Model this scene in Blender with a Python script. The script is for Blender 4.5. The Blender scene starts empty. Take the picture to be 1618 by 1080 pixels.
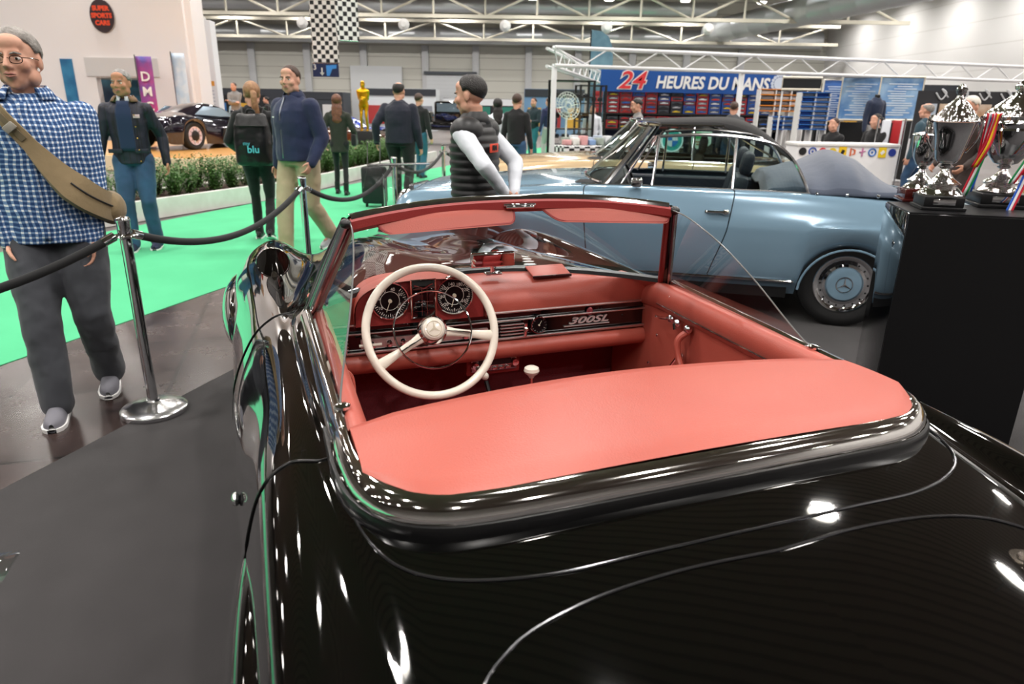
import bpy, bmesh, math, random
from math import sin, cos, pi, radians, sqrt, atan2
from mathutils import Vector, Matrix, Euler
random.seed(7)
COL = bpy.context.scene.collection
SC = bpy.context.scene

# ---------------------------------------------------------------- camera
CAM_H = 1.52
PITCH, ROLL = radians(18.98), radians(0.88)
cam = bpy.data.cameras.new('camera')
cam.sensor_width = 36.0
cam.lens = 36.0 * 1079.0 / 1618.0
cam.clip_start = 0.05
cam.clip_end = 300
cam.dof.use_dof = True
cam.dof.focus_distance = 2.15
cam.dof.aperture_fstop = 4.5
cam_o = bpy.data.objects.new('camera', cam)
COL.objects.link(cam_o)
_f = Vector((0, cos(PITCH), -sin(PITCH)))
_r = Vector((1, 0, 0))
_u = _r.cross(_f)
_r2 = _r * cos(ROLL) + _u * sin(ROLL)
_u2 = -_r * sin(ROLL) + _u * cos(ROLL)
_m = Matrix((_r2, _u2, -_f)).transposed().to_4x4()
_m.translation = Vector((0, 0, CAM_H))
cam_o.matrix_world = _m
SC.camera = cam_o

# ---------------------------------------------------------------- exposure, world
SC.view_settings.view_transform = 'Standard'
SC.view_settings.look = 'None'
SC.view_settings.gamma = 1.0
SC.view_settings.use_curve_mapping = False
SC.view_settings.exposure = -0.03
SC.cycles.use_denoising = True
SC.cycles.max_bounces = 7
SC.cycles.diffuse_bounces = 2
SC.cycles.glossy_bounces = 4
SC.cycles.transmission_bounces = 6
SC.cycles.transparent_max_bounces = 12
SC.cycles.caustics_reflective = False
SC.cycles.caustics_refractive = False
SC.cycles.sample_clamp_indirect = 6.0
world = bpy.data.worlds.new('world')
SC.world = world
world.use_nodes = True
world.node_tree.nodes['Background'].inputs[0].default_value = (0.75, 0.85, 1.0, 1)
world.node_tree.nodes['Background'].inputs[1].default_value = 0.25

# ---------------------------------------------------------------- lights: the rows of high bay lamps (their discs are built with the hall)
LAMPS = []
for _iy in range(12):
    for _ix in range(-5, 5):
        LAMPS.append((_ix * 5.4 + 1.1, -8.0 + _iy * 5.6, 8.6))
for _i, (_x, _y, _z) in enumerate(LAMPS):
    _l = bpy.data.lights.new('high_bay_light', 'AREA')
    _l.shape = 'SQUARE'
    _l.size = 0.5
    _l.energy = 205.0
    _l.spread = radians(154)
    _l.color = (1.0, 0.955, 0.91)
    _o = bpy.data.objects.new('high_bay_light', _l)
    _o.location = (_x, _y, _z)
    COL.objects.link(_o)

# ---------------------------------------------------------------- helpers
def lin(c):
    if isinstance(c, str):
        c = [int(c[i:i + 2], 16) / 255.0 for i in (0, 2, 4)]
    return tuple((v / 12.92 if v <= 0.04045 else ((v + 0.055) / 1.055) ** 2.4) for v in c) + (1.0,)

def mat(name, col, rough=0.5, metal=0.0, coat=0.0, var=None, vscale=8.0, bump=0.0, bscale=60.0, spec=None,
        alpha=None, trans=0.0, ior=None, emit=None, estr=0.0, sheen=0.0, coords='Object'):
    m = bpy.data.materials.new(name)
    m.use_nodes = True
    nt = m.node_tree
    b = nt.nodes['Principled BSDF']
    b.inputs['Base Color'].default_value = lin(col)
    b.inputs['Roughness'].default_value = rough
    b.inputs['Metallic'].default_value = metal
    b.inputs['Coat Weight'].default_value = coat
    b.inputs['Coat Roughness'].default_value = 0.02
    b.inputs['Sheen Weight'].default_value = sheen
    if spec is not None: b.inputs['Specular IOR Level'].default_value = spec
    if ior: b.inputs['IOR'].default_value = ior
    b.inputs['Transmission Weight'].default_value = trans
    if alpha is not None: b.inputs['Alpha'].default_value = alpha
    if emit:
        b.inputs['Emission Color'].default_value = lin(emit)
        b.inputs['Emission Strength'].default_value = estr
    if var or bump:
        tc = nt.nodes.new('ShaderNodeTexCoord')
        if var:
            n = nt.nodes.new('ShaderNodeTexNoise'); n.inputs['Scale'].default_value = vscale; n.inputs['Detail'].default_value = 4
            r = nt.nodes.new('ShaderNodeValToRGB')
            r.color_ramp.elements[0].position = 0.35; r.color_ramp.elements[1].position = 0.65
            r.color_ramp.elements[0].color = lin(col); r.color_ramp.elements[1].color = lin(var)
            nt.links.new(tc.outputs[coords], n.inputs['Vector']); nt.links.new(n.outputs['Fac'], r.inputs[0]); nt.links.new(r.outputs[0], b.inputs['Base Color'])
        if bump:
            n = nt.nodes.new('ShaderNodeTexNoise'); n.inputs['Scale'].default_value = bscale; n.inputs['Detail'].default_value = 3
            bp = nt.nodes.new('ShaderNodeBump'); bp.inputs['Strength'].default_value = bump; bp.inputs['Distance'].default_value = 0.01
            nt.links.new(tc.outputs[coords], n.inputs['Vector']); nt.links.new(n.outputs['Fac'], bp.inputs['Height']); nt.links.new(bp.outputs[0], b.inputs['Normal'])
    return m

def glass_mat(name, tint=(1, 1, 1), refl=0.08, rough=0.0):
    """thin clear pane: mostly see-through, reflecting more at grazing angles (same from both sides)"""
    m = bpy.data.materials.new(name); m.use_nodes = True
    nt = m.node_tree; nt.nodes.clear()
    o = nt.nodes.new('ShaderNodeOutputMaterial'); mx = nt.nodes.new('ShaderNodeMixShader')
    t = nt.nodes.new('ShaderNodeBsdfTransparent'); g = nt.nodes.new('ShaderNodeBsdfGlossy')
    lw = nt.nodes.new('ShaderNodeLayerWeight'); lw.inputs[0].default_value = 0.5
    pw = nt.nodes.new('ShaderNodeMath'); pw.operation = 'POWER'; pw.inputs[1].default_value = 4.0
    ad = nt.nodes.new('ShaderNodeMapRange'); ad.inputs[3].default_value = refl; ad.inputs[4].default_value = 0.85
    t.inputs[0].default_value = (*tint, 1); g.inputs['Roughness'].default_value = rough
    nt.links.new(lw.outputs['Facing'], pw.inputs[0]); nt.links.new(pw.outputs[0], ad.inputs[0]); nt.links.new(ad.outputs[0], mx.inputs[0])
    nt.links.new(t.outputs[0], mx.inputs[1]); nt.links.new(g.outputs[0], mx.inputs[2]); nt.links.new(mx.outputs[0], o.inputs[0])
    return m

def checker_mat(name, c1, c2, scale, rough=0.6):
    m = mat(name, c1, rough)
    nt = m.node_tree; b = nt.nodes['Principled BSDF']
    tc = nt.nodes.new('ShaderNodeTexCoord'); ch = nt.nodes.new('ShaderNodeTexChecker')
    ch.inputs['Scale'].default_value = scale; ch.inputs[1].default_value = lin(c1); ch.inputs[2].default_value = lin(c2)
    nt.links.new(tc.outputs['Object'], ch.inputs['Vector']); nt.links.new(ch.outputs[0], b.inputs['Base Color'])
    return m

def empty(name, loc=(0, 0, 0), rz=0.0, label=None, cat=None, group=None):
    o = bpy.data.objects.new(name, None)
    o.empty_display_size = 0.1
    o.location = loc; o.rotation_euler = (0, 0, rz)
    COL.objects.link(o)
    tag(o, label, cat, group)
    return o

def tag(o, label=None, cat=None, group=None, kind=None):
    if label: o['label'] = label
    if cat: o['category'] = cat
    if group: o['group'] = group
    if kind: o['kind'] = kind
    return o

def kids(o): return [c for c in list(o.children)]

def copy_tree(o, parent=None):
    c = o.copy(); COL.objects.link(c); c.parent = parent
    for ch in kids(o): copy_tree(ch, c)
    return c

def catmull(pts, n, closed=False):
    """dense points through control points (any dimension tuples)"""
    P = [Vector(p) for p in pts]; out = []
    m = len(P)
    segs = m if closed else m - 1
    for i in range(segs):
        if closed: p0, p1, p2, p3 = P[(i - 1) % m], P[i], P[(i + 1) % m], P[(i + 2) % m]
        else:
            p1, p2 = P[i], P[i + 1]
            p0 = P[i - 1] if i else p1 * 2 - p2
            p3 = P[i + 2] if i + 2 < m else p2 * 2 - p1
        for k in range(n):
            t = k / n
            out.append(0.5 * ((2 * p1) + (p2 - p0) * t + (2 * p0 - 5 * p1 + 4 * p2 - p3) * t * t + (3 * p1 - p0 - 3 * p2 + p3) * t ** 3))
    if not closed: out.append(P[-1].copy())
    return out

class MB:
    def __init__(s, M=None):
        s.v = []; s.f = []; s.mi = []; s.M = M or Matrix(); s.cm = 0
    def add(s, vs, fs):
        k = len(s.v)
        s.v += [tuple(s.M @ Vector(p)) for p in vs]
        s.f += [tuple(i + k for i in f) for f in fs]; s.mi += [s.cm] * len(fs)
    def box(s, c, d, rz=0.0, R=None, bev=0.0):
        x, y, z = d[0] / 2, d[1] / 2, d[2] / 2
        Rm = (R if R is not None else Matrix.Rotation(rz, 3, 'Z'))
        if bev > 0:
            b = min(bev, x * .9, y * .9, z * .9); vs = []
            bm = bmesh.new(); bmesh.ops.create_cube(bm, size=1.0)
            for w in bm.verts: w.co = Vector((w.co.x * 2 * x, w.co.y * 2 * y, w.co.z * 2 * z))
            bmesh.ops.bevel(bm, geom=list(bm.edges), offset=b, segments=2, affect='EDGES', profile=0.5)
            bm.verts.index_update()
            s.add([Rm @ w.co + Vector(c) for w in bm.verts], [tuple(q.index for q in f.verts) for f in bm.faces]); bm.free()
            return s
        vs = [Rm @ Vector((i * x, j * y, k * z)) + Vector(c) for i in (-1, 1) for j in (-1, 1) for k in (-1, 1)]
        s.add(vs, [(0, 1, 3, 2), (4, 6, 7, 5), (0, 4, 5, 1), (2, 3, 7, 6), (0, 2, 6, 4), (1, 5, 7, 3)])
        return s
    def grid(s, rows, closeu=False, closev=False, flip=False):
        n, m = len(rows), len(rows[0]); vs = [p for r in rows for p in r]; fs = []
        for i in range(n if closeu else n - 1):
            for j in range(m if closev else m - 1):
                q = (i * m + j, ((i + 1) % n) * m + j, ((i + 1) % n) * m + (j + 1) % m, i * m + (j + 1) % m)
                fs.append(q[::-1] if flip else q)
        s.add(vs, fs); return s
    def tube(s, pts, r, n=10, cap=True, sx=1.0, sy=1.0, closed=False, up=None, pw=1.0):
        """swept tube; r number or list; elliptical with sx,sy; pw<1 squarer"""
        P = [Vector(p) for p in pts]; m = len(P)
        R = r if isinstance(r, (list, tuple)) else [r] * m
        rows = []; prev = None
        for i in range(m):
            if closed: d = P[(i + 1) % m] - P[(i - 1) % m]
            else: d = P[min(i + 1, m - 1)] - P[max(i - 1, 0)]
            d.normalize()
            if prev is None:
                u = Vector(up) if up else (Vector((0, 0, 1)) if abs(d.z) < .9 else Vector((1, 0, 0)))
            else: u = prev
            a = d.cross(u)
            if a.length < 1e-6: a = d.cross(Vector((1, 0, 0.01)))
            a.normalize(); b = a.cross(d).normalized(); prev = b
            ri = R[i]; rx, ry = (ri if isinstance(ri, tuple) else (ri * sx, ri * sy))
            row = []
            for k in range(n):
                t = 2 * pi * k / n; cx, cy = cos(t), sin(t)
                if pw != 1.0: cx = math.copysign(abs(cx) ** pw, cx); cy = math.copysign(abs(cy) ** pw, cy)
                row.append(P[i] + a * (cx * rx) + b * (cy * ry))
            rows.append(row)
        s.grid(rows, closeu=closed, closev=True)
        if cap and not closed:
            k = len(s.v) - m * n
            s.f.append(tuple(range(k + n - 1, k - 1, -1))); s.mi.append(s.cm)
            e = k + (m - 1) * n
            s.f.append(tuple(range(e, e + n))); s.mi.append(s.cm)
        return s
    def lathe(s, prof, o=(0, 0, 0), n=28, R=None, lobes=0, amp=0.0):
        Rm = R if R is not None else Matrix.Identity(3); rows = []
        for r, z in prof:
            rows.append([Rm @ Vector((r * (1 + amp * cos(lobes * 2 * pi * k / n)) * cos(2 * pi * k / n), r * (1 + amp * cos(lobes * 2 * pi * k / n)) * sin(2 * pi * k / n), z)) + Vector(o) for k in range(n)])
        s.grid(rows, closev=True)
        k = len(s.v) - len(prof) * n
        if prof[0][0] > 1e-5: s.f.append(tuple(range(k + n - 1, k - 1, -1))); s.mi.append(s.cm)
        if prof[-1][0] > 1e-5: s.f.append(tuple(range(k + (len(prof) - 1) * n, k + len(prof) * n))); s.mi.append(s.cm)
        return s
    def ball(s, c, r, nu=14, nv=10, R=None):
        if not isinstance(r, (tuple, list)): r = (r, r, r)
        Rm = R if R is not None else Matrix.Identity(3); rows = []
        for i in range(nv + 1):
            a = pi * i / nv; a = min(max(a, 0.02), pi - .02)
            rows.append([Rm @ Vector((r[0] * sin(a) * cos(2 * pi * k / nu), r[1] * sin(a) * sin(2 * pi * k / nu), -r[2] * cos(a))) + Vector(c) for k in range(nu)])
        s.grid(rows, closev=True, flip=False)
        k = len(s.v) - (nv + 1) * nu
        s.f.append(tuple(range(k + nu - 1, k - 1, -1))); s.mi.append(s.cm)
        s.f.append(tuple(range(k + nv * nu, k + (nv + 1) * nu))); s.mi.append(s.cm)
        return s
    def prism(s, pts, a, b):
        """closed outline pts (3D) extruded from offset a to offset b (vectors)"""
        n = len(pts); a = Vector(a); b = Vector(b)
        vs = [Vector(p) + a for p in pts] + [Vector(p) + b for p in pts]
        fs = [tuple(range(n - 1, -1, -1)), tuple(range(n, 2 * n))] + [(i, (i + 1) % n, n + (i + 1) % n, n + i) for i in range(n)]
        s.add(vs, fs); return s
    def build(s, name, mats, parent=None, smooth=True, angle=35, sub=0, loc=None, rz=None, solid=0.0, fixn=True):
        me = bpy.data.meshes.new(name)
        me.from_pydata(s.v, [], s.f)
        if not isinstance(mats, (list, tuple)): mats = [mats]
        for m in mats: me.materials.append(m)
        if len(mats) > 1:
            for p, i in zip(me.polygons, s.mi): p.material_index = i
        if fixn:
            bm = bmesh.new(); bm.from_mesh(me); bmesh.ops.recalc_face_normals(bm, faces=bm.faces); bm.to_mesh(me); bm.free()
        me.update()
        if smooth:
            try: me.shade_smooth()
            except Exception: pass
            try: me.set_sharp_from_angle(angle=radians(angle))
            except Exception: pass
        o = bpy.data.objects.new(name, me); COL.objects.link(o)
        if parent: o.parent = parent
        if loc is not None: o.location = loc
        if rz is not None: o.rotation_euler = (0, 0, rz)
        if solid:
            q = o.modifiers.new('thickness', 'SOLIDIFY'); q.thickness = solid; q.offset = 0
        if sub:
            q = o.modifiers.new('subsurf', 'SUBSURF'); q.levels = sub; q.render_levels = sub
        return o

def text_mesh(txt, size, M, name, m, parent=None, ext=0.003, shear=0.0, align='CENTER', bold=0.0, sx=1.0):
    cu = bpy.data.curves.new('t', 'FONT'); cu.body = txt; cu.size = size; cu.extrude = ext; cu.shear = shear
    cu.align_x = align; cu.align_y = 'CENTER'; cu.offset = bold; cu.resolution_u = 3
    o = bpy.data.objects.new('t', cu); COL.objects.link(o)
    dg = bpy.context.evaluated_depsgraph_get()
    me = bpy.data.meshes.new_from_object(o.evaluated_get(dg))
    COL.objects.unlink(o); bpy.data.objects.remove(o)
    me.transform(M @ Matrix.Diagonal((sx, 1, 1, 1)))
    me.name = name; me.materials.clear(); me.materials.append(m)
    r = bpy.data.objects.new(name, me); COL.objects.link(r)
    if parent: r.parent = parent
    return r

def frame(o, x, y):
    """4x4 with origin o, local x along x, local y along y"""
    x = Vector(x).normalized(); z = x.cross(Vector(y)).normalized(); y = z.cross(x)
    m = Matrix((x, y, z)).transposed().to_4x4(); m.translation = Vector(o); return m

# pixel helpers are only used to survey positions of standing things on real planes (floor, table tops)
def on_level(px, py, z):
    d = _f + _r2 * ((px - 809) / 1079.0) - _u2 * ((py - 540) / 1079.0)
    k = (z - CAM_H) / d.z
    return Vector((d.x * k, d.y * k, z))
def on_depth(px, py, Y):
    d = _f + _r2 * ((px - 809) / 1079.0) - _u2 * ((py - 540) / 1079.0)
    return Vector((0, 0, CAM_H)) + d * (Y / d.y)

# ---------------------------------------------------------------- shared materials
CHROME = mat('chrome', 'E8E8EA', 0.04, 1.0)
CHROME2 = mat('satin_chrome', 'C9CACC', 0.18, 1.0)
BLACKP = mat('black_car_paint', '030303', 0.04, 0.0, coat=1.0, spec=0.5)
RUBBER = mat('black_rubber', '0C0C0D', 0.55)
BLACKV = mat('black_vinyl', '101012', 0.35)
RED = mat('red_leather', 'B25648', 0.36, bump=0.10, bscale=300, var='AC5144', vscale=3)
REDLIGHT = RED
REDCARPET = mat('red_carpet', '8A1F2C', 0.95, bump=0.6, bscale=400, sheen=0.4, var='7A1926', vscale=120)
IVORY = mat('ivory_bakelite', 'EFE6D6', 0.22, coat=0.5)
CLEAR = glass_mat('clear_glass', (0.97, 0.985, 0.98), 0.06)
WHITE = mat('white_paint', 'F1F0EE', 0.5)
BLACK = mat('matt_black', '0B0B0C', 0.5)
# ================================================================ hall shell
FAR = 60.0
AIS = Vector((0.288, 0.958, 0))          # the aisle runs along this direction
PER = Vector((0.958, -0.288, 0))
def aisle_quad(name, m, p0, p1, w0, w1, z, kind='structure', zt=0.0):
    """flat strip along the aisle: p0,p1 distances along, w0,w1 offsets across (measured from the camera foot)"""
    b = MB()
    pts = [AIS * p0 + PER * w0, AIS * p1 + PER * w0, AIS * p1 + PER * w1, AIS * p0 + PER * w1]
    b.prism([(p.x, p.y, 0) for p in pts], (0, 0, z - 0.004 - zt), (0, 0, z))
    return tag(b.build(name, m, smooth=False), kind=kind)
def brick_mat(name, c1, c2, mortar, scale, rough, bw=1.0, rh=1.0, ms=0.01, rz=0.0, offs=0.0, coat=0.0, noise=None, bumpy=0.0):
    m = mat(name, c1, rough, coat=coat); nt = m.node_tree; b = nt.nodes['Principled BSDF']
    tc = nt.nodes.new('ShaderNodeTexCoord'); mp = nt.nodes.new('ShaderNodeMapping'); br = nt.nodes.new('ShaderNodeTexBrick')
    mp.inputs['Rotation'].default_value = (0, 0, rz)
    br.inputs['Color1'].default_value = lin(c1); br.inputs['Color2'].default_value = lin(c2); br.inputs['Mortar'].default_value = lin(mortar)
    br.inputs['Scale'].default_value = scale; br.inputs['Mortar Size'].default_value = ms
    br.inputs['Brick Width'].default_value = bw; br.inputs['Row Height'].default_value = rh; br.offset = offs
    nt.links.new(tc.outputs['Object'], mp.inputs[0]); nt.links.new(mp.outputs[0], br.inputs['Vector'])
    src = br.outputs['Color']
    if noise:
        n = nt.nodes.new('ShaderNodeTexNoise'); n.inputs['Scale'].default_value = noise; n.inputs['Detail'].default_value = 8; n.inputs['Roughness'].default_value = .7
        r = nt.nodes.new('ShaderNodeValToRGB'); r.color_ramp.elements[0].position = .35; r.color_ramp.elements[1].position = .75
        r.color_ramp.elements[0].color = (.62, .6, .6, 1); r.color_ramp.elements[1].color = (1.5, 1.45, 1.4, 1)
        mu = nt.nodes.new('ShaderNodeMix'); mu.data_type = 'RGBA'; mu.blend_type = 'MULTIPLY'; mu.inputs[0].default_value = 1.0
        nt.links.new(tc.outputs['Object'], n.inputs['Vector']); nt.links.new(n.outputs['Fac'], r.inputs[0])
        nt.links.new(src, mu.inputs[6]); nt.links.new(r.outputs[0], mu.inputs[7]); src = mu.outputs[2]
        r2 = nt.nodes.new('ShaderNodeMapRange'); r2.inputs[3].default_value = rough * .6; r2.inputs[4].default_value = rough * 1.9
        nt.links.new(n.outputs['Fac'], r2.inputs[0]); nt.links.new(r2.outputs[0], b.inputs['Roughness'])
    nt.links.new(src, b.inputs['Base Color'])
    bp = nt.nodes.new('ShaderNodeBump'); bp.inputs['Strength'].default_value = .4 + bumpy; bp.inputs['Distance'].default_value = .004; bp.invert = True
    nt.links.new(br.outputs['Fac'], bp.inputs['Height']); nt.links.new(bp.outputs[0], b.inputs['Normal'])
    return m
TILE = brick_mat('dark_marbled_tile', '3E3332', '302725', '151110', 1.0, 0.2, 0.8, 0.8, 0.012, rz=radians(-17), noise=3.5)
GREYF = brick_mat('grey_hall_floor', '6E6A6A', '65605F', '55504F', 1.0, 0.35, 1.2, 1.2, 0.004, rz=radians(-17), noise=1.2)
BLKCARPET = mat('charcoal_carpet', '2B2728', 0.95, bump=0.5, bscale=900, sheen=0.15, var='252122', vscale=6)
GRNCARPET = mat('mint_green_carpet', '50BC86', 0.95, bump=0.3, bscale=900, var='4CB681', vscale=2)
b = MB(); b.box((0, 26, -0.06), (110, 90, 0.1)); tag(b.build('floor', GREYF, smooth=False), kind='structure')
def woff(p): return Vector(p[:2] + (0,)).dot(PER)
W_BLK = woff((-1.88, 3.15)); W_G0 = woff((-2.76, 4.9)); W_G1 = woff((-4.6, 9.6)); 
aisle_quad('floor_tile_strip', TILE, -6, 9.5, W_G0, W_BLK, 0.0)
aisle_quad('floor_carpet_green', GRNCARPET, -6, 52, W_G1, W_G0, 0.004)
b = MB(); q = [AIS * -6 + PER * W_BLK, AIS * 9.6 + PER * W_BLK, AIS * 9.6 + PER * 7.5, AIS * -6 + PER * 7.5]
b.prism([(p.x, p.y, 0) for p in q], (0, 0, -.006), (0, 0, 0.003)); tag(b.build('floor_carpet_black', BLKCARPET, smooth=False), kind='structure')
# walls, ceiling
def panel_mat(name, c, dark, scale, axis='Z', rough=0.5, w=0.06):
    m = mat(name, c, rough); nt = m.node_tree; b = nt.nodes['Principled BSDF']
    tc = nt.nodes.new('ShaderNodeTexCoord'); sp = nt.nodes.new('ShaderNodeSeparateXYZ'); ml = nt.nodes.new('ShaderNodeMath'); ml.operation = 'MULTIPLY'; ml.inputs[1].default_value = scale
    fr = nt.nodes.new('ShaderNodeMath'); fr.operation = 'FRACT'; lt = nt.nodes.new('ShaderNodeMath'); lt.operation = 'LESS_THAN'; lt.inputs[1].default_value = w
    mx = nt.nodes.new('ShaderNodeMix'); mx.data_type = 'RGBA'; mx.inputs[6].default_value = lin(c); mx.inputs[7].default_value = lin(dark)
    nt.links.new(tc.outputs['Object'], sp.inputs[0]); nt.links.new(sp.outputs[axis], ml.inputs[0]); nt.links.new(ml.outputs[0], fr.inputs[0]); nt.links.new(fr.outputs[0], lt.inputs[0])
    nt.links.new(lt.outputs[0], mx.inputs[0]); nt.links.new(mx.outputs[2], b.inputs['Base Color'])
    return m
WALLG = panel_mat('grey_wall_panels', 'E2E1D8', 'B4B2A8', 1.15, 'Z', 0.6)
b = MB(); b.box((0, FAR + .15, 5.2), (110, 0.3, 10.4)); tag(b.build('wall_back', WALLG, smooth=False), kind='structure')
CEILM = panel_mat('dark_corrugated_ceiling', '786C61', '564D45', 3.2, 'Y', 0.7, 0.3)
b = MB(); b.box((0, 26, 10.4), (110, 90, 0.2)); tag(b.build('ceiling', CEILM, smooth=False), kind='structure')
SIDEW = panel_mat('pale_side_wall', 'FBFAF9', 'E6E4E1', 0.8, 'Z', 0.6, .03)
b = MB(); b.box((0, -18.8, 5.2), (110, .3, 10.4)); tag(b.build('wall_front', panel_mat('front_wall_panels', 'C4C2C0', 'A8A6A4', 0.8, 'Z', 0.6, .03), smooth=False), kind='structure')
b = MB(); b.box((25.2, 26, 5.2), (0.3, 90, 10.4)); tag(b.build('wall_right', SIDEW, smooth=False), kind='structure')
b = MB(); b.box((-46, 26, 5.2), (0.3, 90, 10.4)); tag(b.build('wall_left', WALLG, smooth=False), kind='structure')
# columns on the back wall, joined to it
GREYC = mat('pale_grey_paint', 'D5D7DA', 0.5)
for i, x in enumerate([-30.5, -26, -21.5, -17, -12.4, -7.4, -3.3, 1.0, 5.0, 9.4, 13.8, 18.2]):
    b = MB(); b.box((x, FAR - .15, 3.05), (0.55, 0.3, 6.1), bev=.03); tag(b.build('trim_%d' % (i + 1), GREYC), kind='structure')
# silver duct bands along the back wall and the right wall
DUCT = mat('galvanised_duct', 'DDE2E6', 0.38, 0.55, bump=.15, bscale=3)
def duct(name, a, c, r, lab):
    a, c = Vector(a), Vector(c); b = MB(); n = max(4, int((c - a).length / 2))
    pts, rad = [], []
    for i in range(n):
        for t, k in ((0.0, 1.03), (0.04, 1.0), (0.96, 1.0)):
            pts.append(a.lerp(c, (i + t) / n)); rad.append(r * k)
    pts.append(c); rad.append(r)
    b.tube(pts, rad, 20); tag(b.build(name, DUCT), lab, 'duct')
duct('air_duct', (-44, FAR - 1.2, 6.75), (24, FAR - 1.2, 6.8), 0.62, 'long silver air duct low along the back wall')
duct('air_duct', (-44, 51.2, 7.95), (13.5, 51.2, 7.95), 0.42, 'silver air duct high up in front of the back wall')
duct('air_duct', (23.3, 20, 7.6), (14.5, FAR - 4.2, 7.0), 0.8, 'wide silver air duct along the right wall')
TRUSS = mat('cream_steel', 'DDD8C8', 0.45)
def truss(y, z0, z1, x0, x1, seg, lab, lift=0.0):
    t = empty('roof_truss', ((x0 + x1) / 2, y, z0), 0, lab, 'truss', 'cream steel roof trusses')
    hx = (x1 - x0) / 2
    for z, nm in ((0, 'lower_chord'), (z1 - z0, 'upper_chord')):
        b = MB(); b.box((0, 0, z), (x1 - x0, .22, .2)); b.build(nm, TRUSS, t, smooth=False)
    b = MB(); n = int((x1 - x0) / seg); H = z1 - z0
    for i in range(n):
        xa = -hx + i * seg
        b.tube([(xa, 0, 0), (xa, 0, H)], .07, 6)
        if i % 2: b.tube([(xa, 0, 0), (xa + seg, 0, H)], .07, 6)
        else: b.tube([(xa, 0, H), (xa + seg, 0, 0)], .07, 6)
    b.build('web', TRUSS, t, smooth=False)
truss(45.0, 6.6, 7.95, -36, 23.5, 3.1, 'cream steel roof truss, the nearer and taller one')
truss(54.5, 6.15, 7.35, -42, 23.5, 3.6, 'cream steel roof truss close to the back wall')
# high bay lamps: housings round the lights
HOUS = mat('lamp_housing', 'B9BBBB', 0.4, 0.4)
LENS = mat('lamp_lens', 'FFFFFF', 0.4, emit='FFF7EA', estr=9.0)
lampm = empty('high_bay_lamp', (0, 0, 0), 0)
b = MB(); b.lathe([(.36, 0.0), (.38, .03), (.33, .2), (.14, .36), (.1, .55), (.0, .56)], (0, 0, 0), 20); b.build('housing', HOUS, lampm)
b = MB(); b.lathe([(.0, -.17), (.12, -.165), (.24, -.12), (.33, -.03), (.34, .005), (0, .006)], (0, 0, 0), 20); b.build('lens', LENS, lampm)
b = MB(); b.tube([(0, 0, .5), (0, 0, 1.42)], .02, 6); b.build('rod', HOUS, lampm)
LENS.cycles.emission_sampling = 'NONE'
firstl = True
for (x, y, z) in LAMPS:
    if y < -3 and abs(x) > 9: continue
    o = lampm if firstl else copy_tree(lampm); firstl = False
    o.location = (x, y, z + 0.20)
    tag(o, 'round white high bay lamp hanging from the hall roof', 'lamp', 'high bay lamps of the hall')
# roller door in the back wall
b = MB(); b.box((-9.85 + 4.5, FAR - .25, 1.95), (3.9, .12, 3.9)); d = tag(b.build('door_1', panel_mat('roller_shutter', 'E2E6EA', 'CFD4D8', 3.5), smooth=False), kind='structure')
b = MB(); b.box((-9.85 + 4.5, FAR - .3, 4.05), (4.3, .3, .22)); b.build('door_header', mat('header_grey', '5A6068', .5), d, smooth=False)
b = MB(); b.box((-11.4, FAR - .3, 2.4), (4.2, .2, 4.2)); tag(b.build('wall_partition', mat('white_partition', 'E9EDF0', .5), smooth=False), kind='structure')
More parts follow.
